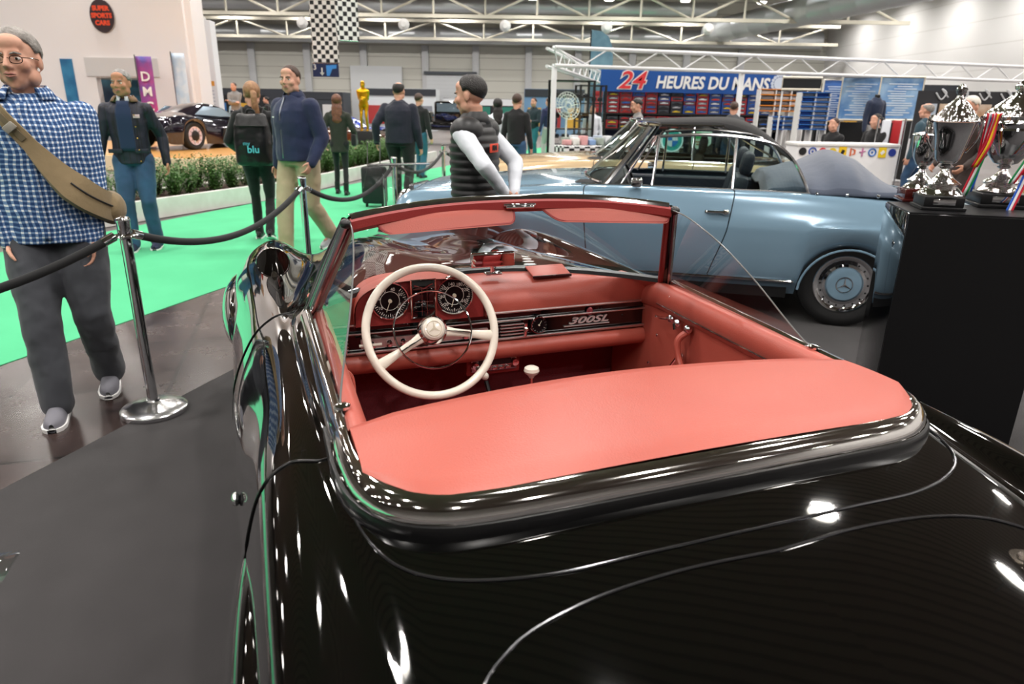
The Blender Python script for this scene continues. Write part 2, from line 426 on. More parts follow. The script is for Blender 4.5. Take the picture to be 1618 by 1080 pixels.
# ================================================================ car body helper
def lerp(a, b, t): return a + (b - a) * t
class Shell:
    """half body from stations [(y, [(x,z)*K])]; smooth in both directions; left/right from sign"""
    def __init__(s, st, arches=(), belt=5, warp=None):
        s.st = st; s.K = len(st[0][1]); s.arch = arches; s.belt = belt; s.warp = warp
    def ctrl(s, y):
        st = s.st; n = len(st)
        if y <= st[0][0]: return st[0][1]
        if y >= st[-1][0]: return st[-1][1]
        for i in range(n - 1):
            if st[i][0] <= y <= st[i + 1][0]: break
        y0, y1 = st[i][0], st[i + 1][0]; h = y1 - y0; t = (y - y0) / h
        out = []
        for k in range(s.K):
            r = []
            for c in (0, 1):
                p1, p2 = st[i][1][k][c], st[i + 1][1][k][c]
                m1 = (p2 - st[i - 1][1][k][c]) / (y1 - st[i - 1][0]) if i else (p2 - p1) / h
                m2 = (st[i + 2][1][k][c] - p1) / (st[i + 2][0] - y0) if i + 2 < n else (p2 - p1) / h
                t2, t3 = t * t, t * t * t
                r.append((2 * t3 - 3 * t2 + 1) * p1 + (t3 - 2 * t2 + t) * h * m1 + (-2 * t3 + 3 * t2) * p2 + (t3 - t2) * h * m2)
            out.append(tuple(r))
        return out
    def pt(s, y, t, side=1, off=0.0):
        c = s.ctrl(y); K = s.K
        t = min(max(t, 0), K - 1); i = min(int(t), K - 2); f = t - i
        p1, p2 = Vector(c[i]), Vector(c[i + 1])
        p0 = Vector(c[i - 1]) if i else Vector((-c[1][0], c[1][1])) if c[0][0] < 1e-4 else p1 * 2 - p2
        p3 = Vector(c[i + 2]) if i + 2 < K else p2 * 2 - p1
        q = 0.5 * ((2 * p1) + (p2 - p0) * f + (2 * p0 - 5 * p1 + 4 * p2 - p3) * f * f + (3 * p1 - p0 - 3 * p2 + p3) * f ** 3)
        yy = y + (s.warp(y, q.x) if s.warp else 0.0)
        x, z = q.x, q.y
        if t > s.belt:
            for (ya, za, ra) in s.arch:
                d = abs(yy - ya)
                if d < ra:
                    zl = za + sqrt(ra * ra - d * d)
                    zb = c[-1][1]; ztop = s.ptz(y, s.belt)
                    if zl > zb: z = ztop - (ztop - z) / max(ztop - zb, 1e-3) * (ztop - zl)
        return Vector((side * x, yy, z))
    def ptz(s, y, t):
        return s.ctrl(y)[int(t)][1]
    def surf(s, mb, ys, ts, skip=None, sides=(1, -1)):
        for sd in sides:
            n, m = len(ys), len(ts)
            vs = [s.pt(y, t, sd) for y in ys for t in ts]; fs = []
            for i in range(n - 1):
                for j in range(m - 1):
                    if skip and skip((ys[i] + ys[i + 1]) / 2, (ts[j] + ts[j + 1]) / 2): continue
                    q = (i * m + j, (i + 1) * m + j, (i + 1) * m + j + 1, i * m + j + 1)
                    fs.append(q if sd > 0 else q[::-1])
            mb.add(vs, fs)
    def path(s, pts, side=1, off=0.002, n=8):
        """points (y,t) -> smoothed polyline lying on the surface, lifted outward a little"""
        out = []
        for p in catmull(pts, n):
            q = s.pt(p[0], p[1], side); e = 0.02
            du = s.pt(p[0] + e, p[1], side) - s.pt(p[0] - e, p[1], side); dv = s.pt(p[0], p[1] + e, side) - s.pt(p[0], p[1] - e, side)
            nn = du.cross(dv); nn = nn.normalized() * side if nn.length > 1e-9 else Vector((0, 0, 1))
            if nn.z < -0.2: nn = -nn
            out.append(q + nn * off)
        return out
def frange(a, b, step):
    n = max(1, int(round((b - a) / step))); return [a + (b - a) * i / n for i in range(n + 1)]
def seam(name, pts, r, m, parent): 
    b = MB(); b.tube(pts, r, 6); return b.build(name, m, parent)

# ================================================================ black roadster with the red cabin
CARA = radians(20.2)
_cx = 0.719
road = empty('roadster', (_cx * cos(CARA), _cx * sin(CARA), 0), CARA, 'open black two-seat roadster with red leather cabin and ivory steering wheel', 'car')
def cowl(y, x):
    f = 0.0
    if 1.3 < y < 3.0:
        f = (y - 1.3) / .7 if y < 2.0 else (3.0 - y) / 1.0
        f = f * f * (3 - 2 * f)
    return f * 0.27 * max(0.0, 1 - (x / .63) ** 2)
RS = Shell([
 (-.42, [(0, .50), (.2, .50), (.38, .50), (.52, .49), (.60, .48), (.68, .47), (.74, .44), (.79, .40), (.80, .35), (.78, .28), (.70, .24)]),
 (-.25, [(0, .62), (.2, .62), (.38, .615), (.54, .60), (.62, .595), (.70, .60), (.78, .58), (.83, .50), (.85, .42), (.82, .32), (.76, .22)]),
 (0.10, [(0, .745), (.2, .743), (.38, .735), (.54, .71), (.63, .70), (.70, .735), (.75, .71), (.785, .60), (.795, .48), (.78, .33), (.73, .2)]),
 (0.45, [(0, .815), (.2, .812), (.38, .802), (.55, .775), (.64, .765), (.71, .80), (.765, .77), (.795, .63), (.805, .5), (.79, .33), (.74, .2)]),
 (0.85, [(0, .880), (.2, .879), (.38, .872), (.57, .855), (.64, .836), (.72, .853), (.775, .81), (.805, .66), (.815, .5), (.80, .33), (.75, .2)]),
 (1.20, [(0, .905), (.2, .904), (.38, .902), (.60, .898), (.66, .876), (.72, .874), (.775, .83), (.815, .68), (.83, .5), (.81, .33), (.76, .2)]),
 (1.60, [(0, .92), (.2, .92), (.38, .92), (.625, .918), (.67, .90), (.725, .88), (.780, .815), (.835, .68), (.845, .5), (.83, .33), (.77, .2)]),
 (2.00, [(0, .955), (.2, .955), (.38, .95), (.628, .932), (.67, .91), (.725, .89), (.79, .82), (.85, .68), (.865, .5), (.85, .33), (.79, .2)]),
 (2.40, [(0, .955), (.2, .956), (.38, .948), (.57, .905), (.63, .885), (.705, .893), (.785, .84), (.855, .68), (.87, .5), (.85, .33), (.79, .2)]),
 (2.90, [(0, .925), (.22, .945), (.38, .915), (.51, .862), (.58, .845), (.69, .890), (.79, .84), (.87, .68), (.885, .5), (.87, .33), (.80, .2)]),
 (3.40, [(0, .875), (.22, .90), (.38, .865), (.47, .818), (.54, .81), (.67, .882), (.79, .83), (.885, .68), (.90, .5), (.88, .33), (.80, .2)]),
 (3.75, [(0, .815), (.22, .83), (.38, .80), (.46, .765), (.53, .77), (.66, .845), (.78, .79), (.87, .65), (.89, .5), (.86, .33), (.78, .2)]),
 (4.02, [(0, .70), (.22, .70), (.38, .69), (.46, .68), (.53, .69), (.64, .74), (.74, .68), (.81, .58), (.82, .46), (.79, .34), (.70, .22)]),
 (4.16, [(0, .50), (.2, .50), (.36, .50), (.44, .50), (.51, .50), (.58, .52), (.64, .50), (.70, .46), (.70, .40), (.66, .34), (.60, .26)]),
], arches=((0.95, .30, .33), (3.35, .30, .33)), belt=7, warp=cowl)
ys = frange(-.42, 1.13, .03) + frange(1.15, 2.0, .025) + frange(2.03, 4.16, .03)
ts = frange(0, 3, .2) + frange(3.1, 10, .125)
b = MB(); RS.surf(b, ys, ts, skip=lambda y, t: 1.13 < y < 2.0 and t < 3.0)
b.build('body', BLACKP, road, angle=60)
# flared eyebrows above the four wheels
for sd in (-1, 1):
    for (ya, nm) in ((3.33, 'front'), (0.90, 'rear')):
        b = MB(); rows = []
        for i in range(33):
            u = -1 + 2 * i / 32; y = ya + u * (.58 if ya > 2 else .56); w = (1 - u * u) ** .55 if abs(u) < 1 else 0.0
            row = []
            for k in range(13):
                a = pi * k / 12
                base = .868 if ya > 2 else .808
                row.append((sd * (base - .03 + (w * (.092 if ya > 2 else .072) + .002) * sin(a) ** .8), y, .615 + (.09 * w + .002) * cos(a) * (1.2 if k < 6 else .9)))
            rows.append(row)
        b.grid(rows); b.build('wheel_arch_eyebrow', BLACKP, road)
# wheels
TYRE = mat('tyre_rubber', '101011', 0.6, bump=.1, bscale=50)
def wheel(parent, x, y, r, w, sd, disc, name='wheel', rim=CHROME, hub=None):
    R = Matrix.Rotation(radians(90) * sd, 3, 'Y')
    b = MB(); b.lathe([(r * .62, -w * .45), (r * .9, -w * .5), (r * .98, -w * .4), (r, -w * .2), (r, w * .2), (r * .98, w * .4), (r * .9, w * .5), (r * .8, w * .5), (r * .66, w * .44), (r * .6, w * .3)], (x, y, r), 48, R)
    t = b.build(name, TYRE, parent)
    b = MB(); b.lathe([(r * .64, w * .42), (r * .655, w * .45), (r * .64, w * .475), (r * .56, w * .44), (r * .53, w * .38), (r * .48, w * .38), (r * .46, w * .44), (r * .40, w * .47), (r * .385, w * .43), (0, w * .40)], (x, y, r), 48, R); b.build('trim_ring', rim, t)
    b = MB(); b.lathe([(r * .385, w * .43), (r * .36, w * .5), (r * .2, w * .56), (0, w * .57)], (x, y, r), 36, R); b.build('hubcap', disc, t)
    return t
for sd in (-1, 1):
    for y in (.95, 3.35): wheel(road, sd * (.70 if y > 2 else .66), y, .325, .19, sd, BLACKP)
# panel seams
SEAM = mat('panel_gap', '020202', 0.25, 0.3)
for sd in (-1, 1):
    seam('door_seam', RS.path([(1.19, 3.2), (1.21, 4), (1.22, 5), (1.20, 6), (1.22, 7), (1.30, 8), (1.36, 9)], sd, .001), .0028, SEAM, road)
    seam('door_seam', RS.path([(2.16, 3.6), (2.15, 5), (2.14, 6), (2.13, 7), (2.1, 8), (2.05, 9)], sd, .001), .0026, SEAM, road)
    b = MB(); b.ball(RS.pt(1.46, 7.0, sd) + Vector((sd * .008, 0, 0)), (.010, .018, .016), 12, 8); b.build('door_button', CHROME, road)
    seam('side_trim_strip', [RS.pt(y, 9.3, sd) for y in frange(1.35, 2.85, .1)], .006, CHROME, road)
# lid of the hood compartment and boot lid: seams with polished edges
LE = mat('polished_lid_edge', '6B6B6E', 0.12, 0.9)
l = RS.path([(1.12, 3.45), (1.0, 3.45), (.89, 3.12), (.815, 2.6), (.775, 1.9), (.768, 1.0), (.766, 0.0)], -1, .0015, 12)
r = RS.path([(1.12, 3.45), (1.0, 3.45), (.89, 3.12), (.815, 2.6), (.775, 1.9), (.768, 1.0), (.766, 0.0)], 1, .0015, 12)
seam('compartment_lid_edge', l + r[::-1][1:], .0024, LE, road)
l = RS.path([(-.1, 2.9), (.35, 2.9), (.60, 2.8), (.68, 2.45), (.712, 1.8), (.722, .9), (.715, 0)], -1, .0015, 12)
r = RS.path([(-.1, 2.9), (.35, 2.9), (.60, 2.8), (.68, 2.45), (.712, 1.8), (.722, .9), (.715, 0)], 1, .0015, 12)
seam('boot_lid_edge', l + r[::-1][1:], .0024, LE, road)
# boot lid lock button
b = MB(); b.lathe([(.0, .006), (.010, .006), (.012, .002), (.022, .003), (.024, 0), (.024, -.004)], RS.pt(.60, 2.15, 1) + Vector((0, 0, .002)), 24); b.build('lock_button', mat('dark_chrome', '6A6259', .2, .9), road)
# chrome rim around the cockpit (door tops and round the hood cover)
rim = []
HW = .600
for y in frange(2.0, 1.30, .05): rim.append((lerp(.618, .612, (2.0 - y) / .7), y, lerp(.948, .930, (2.0 - y) / .7)))
rim += [(.612, 1.22, .929), (.610, 1.12, .929), (.596, 1.03, .929), (.560, .965, .928), (.50, .928, .927), (.42, .912, .929), (.3, .905, .932), (.15, .902, .934), (0, .901, .935)]
rim = [tuple(v) for v in catmull(rim, 3)]
full = [(-x, y, z) for x, y, z in rim] + rim[::-1][1:]
rows = []
for i, p in enumerate(full):
    P = Vector(p); d = (Vector(full[min(i + 1, len(full) - 1)]) - Vector(full[max(i - 1, 0)])); d.z = 0; d.normalize()
    o = Vector((d.y, -d.x, 0))                       # outward
    if o.dot(Vector((p[0], p[1] - 1.6, 0))) < 0: o = -o
    rows.append([P + o * a + Vector((0, 0, c)) for a, c in ((-.016, -.02), (-.012, .002), (-.005, .007), (.004, .007), (.013, .001), (.021, -.010), (.027, -.024), (.028, -.042))])
b = MB(); b.grid(rows); b.build('cockpit_rim', mat('polished_rim', 'DCD9D6', .06, 1.0), road)
rows = []
for i, p in enumerate(full):
    P = Vector(p); d = (Vector(full[min(i + 1, len(full) - 1)]) - Vector(full[max(i - 1, 0)])); d.z = 0; d.normalize()
    o = Vector((d.y, -d.x, 0))
    if o.dot(Vector((p[0], p[1] - 1.6, 0))) < 0: o = -o
    rows.append([P + o * a + Vector((0, 0, c)) for a, c in ((.024, -.030), (.032, -.032), (.035, -.038), (.034, -.066))])
b = MB(); b.grid(rows); b.build('rim_gasket', mat('gasket_black', '040405', .3), road)
# red hood cover panel behind the seats
def tonz(x, y): return .934 + .012 * (1 - (x / .6) ** 2) + .010 * sin(pi * min(1, max(0, (y - .91) / .38)))
rows = []
for i in range(41):
    u = -1 + 2 * i / 40
    x = .602 * u
    yr = .916 + .0 * abs(u) + (.12 * max(0, (abs(u) - .72) / .28) ** 2.4)
    yf = 1.300 - .075 * u * u - (.02 * max(0, (abs(u) - .85) / .15))
    row = []
    for k in range(15):
        v = k / 14; y = lerp(yr, yf, v); row.append((x, y, tonz(x, y) - (.006 if k == 0 else 0)))
    row += [(x, yf + .006, tonz(x, yf) - .008), (x, yf + .004, tonz(x, yf) - .02), (x, yf - .02, tonz(x, yf) - .03)]
    rows.append(row)
b = MB(); b.grid(rows); b.build('hood_cover_panel', RED, road, angle=60)
# tub: floor, tunnel, firewall, door cards, rear bulkhead
DARKRED = mat('dark_red_leather', '8E2B29', 0.5, bump=.1, bscale=250)
b = MB(); b.box((0, 1.75, .235), (1.2, 1.3, .02)); b.box((0, 2.36, .45), (1.2, .02, .5)); b.build('cabin_floor', REDCARPET, road, smooth=False)
b = MB(); rows = []
for y in frange(1.2, 2.35, .1):
    w = .13 + .05 * max(0, (y - 1.9)); h = .40 + .1 * max(0, (y - 1.9))
    rows.append([(-w - .03, y, .24), (-w, y, h - .05), (-w * .7, y, h), (w * .7, y, h), (w, y, h - .05), (w + .03, y, .24)])
b.grid(rows); b.build('transmission_tunnel', REDCARPET, road)
b = MB(); b.box((0, 1.12, .55), (1.18, .03, .66)); b.build('rear_bulkhead', DARKRED, road, smooth=False)
for sd in (-1, 1):
    rows = []
    for y in frange(1.14, 2.33, .06):
        k = (y - 1.14) / 1.19
        xo = .606; zt = lerp(.926, .94, k)
        if y > 2.0: zt -= .03 * (y - 2.0) / .33
        rows.append([(sd * (xo - .004), y, zt), (sd * (xo - .014), y, zt + .008), (sd * (xo - .03), y, zt + .006), (sd * (xo - .044), y, zt - .008), (sd * (xo - .05), y, zt - .03), (sd * (xo - .046), y, zt - .075), (sd * (xo - .032), y, zt - .085), (sd * (xo - .03), y, .55), (sd * (xo - .02), y, .26)])
    b = MB(); b.grid(rows); d = b.build('door_card', RED, road, angle=50)
    b = MB(); b.tube([(sd * (xo - .050), y, lerp(.926, .94, (y - 1.14) / 1.19) - .06) for y in frange(1.2, 2.0, .1)], .003, 6); b.build('door_trim_strip', CHROME, d)
# door furniture on the right (and mirrored left)
for sd in (-1, 1):
    X = sd * .562
    h = empty('door_handle_set', (0, 0, 0)); h.parent = road
    b = MB(); b.tube(catmull([(X, 1.80, .835), (X - sd * .03, 1.815, .80), (X - sd * .032, 1.80, .745), (X - sd * .028, 1.76, .70), (X, 1.70, .665)], 6), .011, 10, sx=1.25); b.build('pull_strap', RED, h)
    for (y, z) in ((1.80, .84), (1.70, .66)):
        b = MB(); b.ball((X - sd * .006, y, z), (.014, .016, .016)); b.build('strap_mount', CHROME, h)
    b = MB(); b.ball((X - sd * .008, 1.90, .848), (.012, .018, .014)); b.tube([(X - sd * .02, 1.905, .848), (X - sd * .024, 1.94, .842), (X - sd * .022, 1.97, .838)], .006, 8); b.build('latch_handle', CHROME, h)
    b = MB(); b.ball((X - sd * .008, 1.86, .842), (.014, .016, .017)); b.tube([(X - sd * .02, 1.86, .845), (X - sd * .022, 1.85, .825)], .006, 8); b.build('lock_knob', CHROME, h)
    b = MB(); b.ball((X - sd * .008, 1.825, .735), (.012, .016, .016)); b.tube([(X - sd * .02, 1.825, .735), (X - sd * .03, 1.85, .69), (X - sd * .03, 1.845, .668)], .0055, 8); b.ball((X - sd * .045, 1.845, .667), (.014, .009, .009)); b.build('window_crank', CHROME, h)
    for (y, z) in ((1.93, .915), (1.99, .76), (2.03, .64), (2.0, .56)):
        b = MB(); b.ball((X, y, z), (.004, .006, .006), 8, 6); b.build('button', CHROME, h)
# seats
for sx in (-.30, .30):
    s_ = empty('seat', (sx, 1.42, 0)); s_.parent = road
    b = MB(); b.box((0, .12, .38), (.44, .48, .15), bev=.05); b.build('seat_cushion', DARKRED, s_, sub=1)
    b = MB(); b.box((0, -.15, .60), (.43, .12, .46), R=Matrix.Rotation(radians(10), 3, 'X'), bev=.045); b.build('seat_back', DARKRED, s_, sub=1)
# dashboard: padded top, binnacle, face, lower roll
rows = []
for i in range(49):
    u = -1 + 2 * i / 48; x = .598 * u
    yc = 2.0 + .27 * (1 - (x / .63) ** 2) + .0
    zc = .962 - .025 * u * u * 1.0
    yf = 2.115
    row = [(x, yc + .02, zc - .02), (x, yc - .005, zc)]
    zf = .858
    yk = max(yc - .01, yf + .004)
    for k in range(1, 10):
        v = k / 9; y = lerp(yc - .005, yf, sin(v * pi / 2) ** .9 if yc > 2.13 else v); z = zf + (zc - zf) * (cos(v * pi / 2) ** .85 if v < 1 else 0)
        row.append((x, y, z))
    rows.append(row)
b = MB(); b.grid(rows); dash = b.build('dashboard_top', RED, road, angle=70)
# binnacle pod for the instruments (behind the wheel)
px0, pw = -.268, .215
rows = []
for k in range(7):
    v = k / 6; y = 2.055 + .17 * v; s_ = 1 - .06 * v
    row = []
    for i in range(25):
        a = pi * i / 24; cx = -cos(a); sz = sin(a)
        xx = px0 + pw * s_ * math.copysign(abs(cx) ** .7, cx); zz = .862 + .142 * s_ * abs(sz) ** .55
        row.append((xx, y, zz))
    rows.append(row)
b = MB(); b.grid(rows); pod = b.build('instrument_hood', RED, road)
b = MB(); P_ = []
for i in range(25):
    a = pi * i / 24; cx = -cos(a); sz = sin(a)
    P_.append((px0 + (pw - .006) * math.copysign(abs(cx) ** .7, cx), 2.07, .862 + .136 * abs(sz) ** .55))
b.prism(P_, (0, 0, 0), (0, .02, 0)); b.build('instrument_panel', DARKRED, pod, smooth=False)
GAUGE = mat('gauge_face', '17171A', 0.3)
WHITEM = mat('gauge_marks', 'E9E4DC', 0.5)
XR = Matrix.Rotation(radians(90), 3, 'X')
def gauge(cx, cz, r, parent, y=2.066, needle=0.0, ticks=24, inner=True, numbers=()):
    g = empty('gauge', (cx, y, cz)); g.parent = parent
    b = MB(); b.lathe([(r * .90, -.001), (r * .94, .006), (r, .006), (r * 1.03, 0), (r * 1.03, -.01)], (0, 0, 0), 36, XR); b.build('bezel', CHROME, g)
    b = MB(); b.lathe([(0, .0), (r * .92, .0)], (0, 0, 0), 36, XR); b.build('dial', GAUGE, g)
    b = MB()
    for i in range(ticks):
        a = radians(-225 + 270 * i / (ticks - 1)) ; L = .1 if i % 4 else .17
        R = Matrix.Rotation(-a, 3, 'Y'); c = R @ Vector((r * (.86 - L / 2), -.0015, 0))
        b.box(c, (r * L, .001, r * (.022 if i % 4 else .035)), R=R)
    b.build('tick_marks', WHITEM, g, smooth=False)
    if inner:
        b = MB(); b.tube([(r * .5 * cos(t), -.0015, r * .5 * sin(t)) for t in [2 * pi * i / 28 for i in range(28)]], r * .015, 4, closed=True); b.build('inner_ring', WHITEM, g)
    for tx, a in numbers:
        q = radians(a)
        text_mesh(tx, r * .24, frame((r * .63 * cos(q), -.003, r * .63 * sin(q)), (1, 0, 0), (0, 0, 1)), 'numeral', WHITEM, g, ext=.0004)
    R = Matrix.Rotation(-radians(needle), 3, 'Y'); b = MB(); b.box(R @ Vector((r * .28, -.004, 0)), (r * .66, .0015, r * .035), R=R); b.lathe([(r * .1, 0), (r * .1, .006), (0, .007)], (0, 0, 0), 14, XR); b.build('needle', mat('needle', 'E8E0C8', .4), g)
    return g
num_s = [('20', 225), ('60', 180), ('100', 140), ('140', 105), ('180', 65), ('220', 25), ('260', -30)]
num_r = [('10', 215), ('20', 165), ('30', 120), ('40', 75), ('50', 30), ('60', -20), ('70', -45)]
gauge(-.368, .941, .060, pod, needle=-110, ticks=33, numbers=num_r)
gauge(-.160, .943, .062, pod, needle=-105, ticks=41, numbers=num_s)
sl = empty('gauge_stack', (-.263, 2.062, .942)); sl.parent = pod
b = MB(); b.box((0, 0, 0), (.078, .012, .124), bev=.008); b.build('dark_glass', mat('gauge_glass', '08080A', .08, coat=1), sl)
b = MB(); b.tube([(-.039, -.006, -.062), (.039, -.006, -.062), (.039, -.006, .062), (-.039, -.006, .062)], .0035, 6, closed=True); b.tube([(-.03, -.008, .045), (0, -.008, .034), (.03, -.008, .048)], .0025, 5)
for z in (-.01, -.025, -.04): b.tube([(-.03, -.007, z), (.03, -.007, z)], .0008, 4)
b.tube([(-.005, -.007, -.055), (-.005, -.007, .03)], .0008, 4); b.tube([(.012, -.007, -.055), (.012, -.007, .03)], .0008, 4); b.build('chrome_bezel', CHROME, sl)
# dash face
b = MB(); b.box((0, 2.128, .805), (1.19, .02, .10)); face = b.build('dashboard_face', mat('black_gloss_fascia', '08080A', .08, coat=1), road, smooth=False)
BRS = mat('brushed_strip', 'EDEAE8', .34, 1.0)
def strip(name, z, h, y=2.112, x0=-.595, x1=.585, m=BRS, par=face):
    b = MB(); b.box(((x0 + x1) / 2, y, z), (x1 - x0, .012, h), bev=.003); return b.build(name, m, par)
strip('chrome_strip', .856, .007); strip('chrome_strip', .828, .006, y=2.108)
strip('chrome_strip', .764, .009, y=2.106)
for sd in (-1, 1):
    b = MB(); b.tube([(sd * .586, 2.106, .764), (sd * .59, 2.106, .80), (sd * .588, 2.108, .828)], .004, 6); b.build('chrome_strip', CHROME, face)
strip('lower_plate', .790, .032, y=2.116, x0=-.46, x1=-.03, m=mat('rosy_satin_plate', 'C9A6A2', .3, .5))
for (cx) in (-.545, .055):
    b = MB()
    for k in range(4):
        b.box((cx, 2.104, .778 + k * .0115), (.085 if cx > 0 else .09, .01, .0045), bev=.001)
    b.build('vent_grille', BRS, face)
b = MB()
for cx in (-.51, .102): b.tube([(cx, 2.10, .768), (cx, 2.095, .815)], .006, 8); b.ball((cx, 2.092, .795), .009, 8, 6)
b.build('vent_lever', CHROME, face)
for i, x in enumerate((-.425, -.37, -.325, -.115, -.075)):
    b = MB(); b.lathe([(.011, 0), (.012, .01), (.009, .018), (0, .02)], (x, 2.106, .79), 14, XR); b.build('dash_knob', CHROME, face)
b = MB(); b.tube([(-.47, 2.07, .80), (-.40, 2.06, .803)], .005, 8); b.build('indicator_stalk', IVORY, face)
gauge(.152, .803, .030, face, y=2.100, needle=60, ticks=12, inner=False)
SCR = mat('script_silver', 'EFECEA', .4, .6)
text_mesh('300SL', .034, frame((.35, 2.115, .80), (1, 0, 0), (0, 0, 1)), 'model_script', SCR, face, ext=.002, shear=.35, bold=.0006, sx=1.9)
b = MB(); b.box((.345, 2.114, .783), (.18, .004, .003)); b.build('script_underline', SCR, face, smooth=False)
b = MB(); b.ball((.352, 2.11, .833), (.013, .006, .016), 12, 8); b.build('dash_badge', mat('badge_red', 'A5525A', .2, .6), face)
rows = []
for i in range(25):
    x = -.6 + 1.2 * i / 24; row = []
    for k in range(11):
        a = -.5 + (pi + .7) * k / 10
        row.append((x, 2.128 - .042 * sin(a), .722 + .036 * cos(a)))
    rows.append(row)
b = MB(); b.grid(rows); b.build('lower_padding', RED, road)
# glare pad on dash, cowl rubber
b = MB(); b.box((.225, 2.205, .968), (.145, .085, .006), R=Matrix.Rotation(radians(14), 3, 'X'), bev=.002); b.build('dash_lid', RED, dash)
b = MB(); b.box((.225, 2.163, .958), (.148, .006, .010), bev=.002); b.build('dash_lid_edge', mat('oxblood_edge', '3A1416', .3), dash)
rows = []
for i in range(41):
    u = -1 + 2 * i / 40; x = .618 * u; yc = 2.0 + .27 * (1 - (x / .63) ** 2); z = .966 - .022 * u * u
    rows.append([(x, yc + .045, z - .02), (x, yc + .04, z + .006), (x, yc + .022, z + .012), (x, yc + .002, z + .006), (x, yc - .003, z - .008)])
b = MB(); b.grid(rows); b.build('windscreen_seal', BLACKV, road)
seam('seal_trim', [(.6 * u, 2.0 + .27 * (1 - (.6 * u / .63) ** 2) + .046, .972 - .022 * u * u) for u in frange(-1, 1, .05)], .003, CHROME, road)
# windscreen
def wst(u):   # top rail, u -1..1
    a = abs(u); return Vector((.498 * u, 1.885 + .075 * (1 - a ** 2.2), 1.222 + .030 * (1 - a ** 2.4)))
def wsb(u):
    x = .60 * u; return Vector((x, 2.02 + .27 * (1 - (x / .63) ** 2) * .98, .972 - .015 * u * u))
rows = [[wst(u).lerp(wsb(u), v) for v in frange(0, 1, .125)] for u in frange(-1, 1, .05)]
b = MB(); b.grid(rows); b.build('windscreen_glass', glass_mat('windscreen', (.86, .90, .92), .085), road)
top = [wst(u) for u in frange(-1, 1, .04)]
b = MB(); b.tube([p + Vector((0, .006, .006)) for p in top], .013, 10, sx=1.2); b.build('header_rail', CHROME, road)
b = MB(); b.grid([[p + Vector((0, -.006, .008)), p + Vector((0, -.018, .0)), p + Vector((0, -.018, -.022)), p + Vector((0, -.006, -.032)), p + Vector((0, .008, -.024))] for p in top]); b.build('header_padding', DARKRED, road)
for sd in (-1, 1):
    t0, b0 = wst(sd), wsb(sd)
    b = MB(); b.tube([t0 + Vector((sd * .008, .006, 0)), t0.lerp(b0, .5) + Vector((sd * .012, .004, 0)), b0 + Vector((sd * .012, 0, -.03))], [(.013, .016), (.014, .018), (.018, .024)], 10); b.build('windscreen_pillar', BLACKP, road)
    b = MB(); b.tube([t0 + Vector((-sd * .008, -.006, -.01)), b0 + Vector((-sd * .010, -.006, -.02))], [.009, .011], 8); b.build('pillar_padding', DARKRED, road)
    b = MB(); b.tube([t0 + Vector((sd * .014, -.018, -.01)), b0 + Vector((sd * .014, -.022, -.03))], .008, 8); b.tube([t0 + Vector((sd * .020, -.008, -.0)), b0 + Vector((sd * .026, -.008, -.03))], .005, 8); b.build('pillar_chrome', CHROME2, road)
    b = MB(); b.ball(t0 + Vector((sd * .012, -.014, -.004)), (.016, .02, .014), 10, 8); b.build('pillar_cap', BLACKV, road)
    # clear side deflector
    def vx(z): return sd * (.604 - .105 * max(0, (z - .94)) / .28)
    arc = catmull([(1.893, 1.222), (1.80, 1.212), (1.70, 1.180), (1.60, 1.132), (1.50, 1.066), (1.41, .992), (1.345, .945), (1.31, .936)], 4)
    rows = []
    for p in arc:
        y, zt = p.x, p.y
        zb = .940
        rows.append([(vx(lerp(zb, zt, k / 6)), lerp(y, y + (2.0 - 1.893) * max(0, (y - 1.5) / .393), 1 - k / 6) if True else y, lerp(zb, zt, k / 6)) for k in range(7)])
    b = MB(); b.grid(rows); g = b.build('side_deflector', glass_mat('perspex', (.93, .93, .94), .07), road)
    b = MB(); b.tube([(vx(p.y), p.x, p.y) for p in arc], .0022, 6); b.build('deflector_edge', mat('perspex_edge', '6E706F', .2), g)
    b = MB(); b.lathe([(.016, 0), (.016, .006), (.008, .010), (0, .011)], (sd * .602, 1.31, .936), 16); b.build('deflector_screw', CHROME, g)
# sun visors
def visor(x0, x1, y, z0, z1, tip):
    v = empty('sun_visor', (0, 0, 0)); v.parent = road
    out = []
    corners = [(x0, z1, .03), (x0 + .02 * tip, z0, .03), (x1 - .0, z0, .03), (x1, z1, .02)]
    def rr(c, r=.028, n=6):
        o = []
        m = len(c)
        for i in range(m):
            p = Vector(c[i][:2]); a = (Vector(c[i - 1][:2]) - p); q = (Vector(c[(i + 1) % m][:2]) - p); rad = min(r, a.length * .45, q.length * .45)
            pa, pb = p + a.normalized() * rad, p + q.normalized() * rad
            for k in range(n + 1):
                t = k / n; o.append(pa.lerp(p, t).lerp(p.lerp(pb, t), t))
        return o
    o = rr(corners); b = MB()
    slope = .55
    def P(x, z): return (x, y - (z1 - z) * slope + .060 * (1 - abs((x) / .5) ** 2.2), z + .012 * (1 - abs(x / .5) ** 2))
    b.prism([P(p.x, p.y) for p in o], (0, -.005, -.003), (0, .005, .003)); b.build('visor_pad', RED, v, smooth=True, angle=50)
    b = MB(); b.tube([P(p.x, p.y) for p in o], .0045, 6, closed=True); b.build('visor_piping', DARKRED, v)
    for x in (lerp(x0, x1, .14), lerp(x0, x1, .88)):
        q = Vector(P(x, z1)); b = MB(); b.tube([q + Vector((-.02, .004, .006)), q + Vector((.015, .004, .010))], .005, 8); b.ball(q + Vector((-.02, .004, .004)), .009, 10, 8); b.build('visor_hinge', CHROME, v)
visor(-.435, -.006, 1.895, 1.178, 1.228, 1.5)
visor(.075, .495, 1.895, 1.180, 1.226, 3)
b = MB(); b.box((.013, 1.945, 1.242), (.105, .018, .012), bev=.005); b.box((.013, 1.938, 1.236), (.09, .01, .012), bev=.004); b.build('header_lamp', CHROME, road)
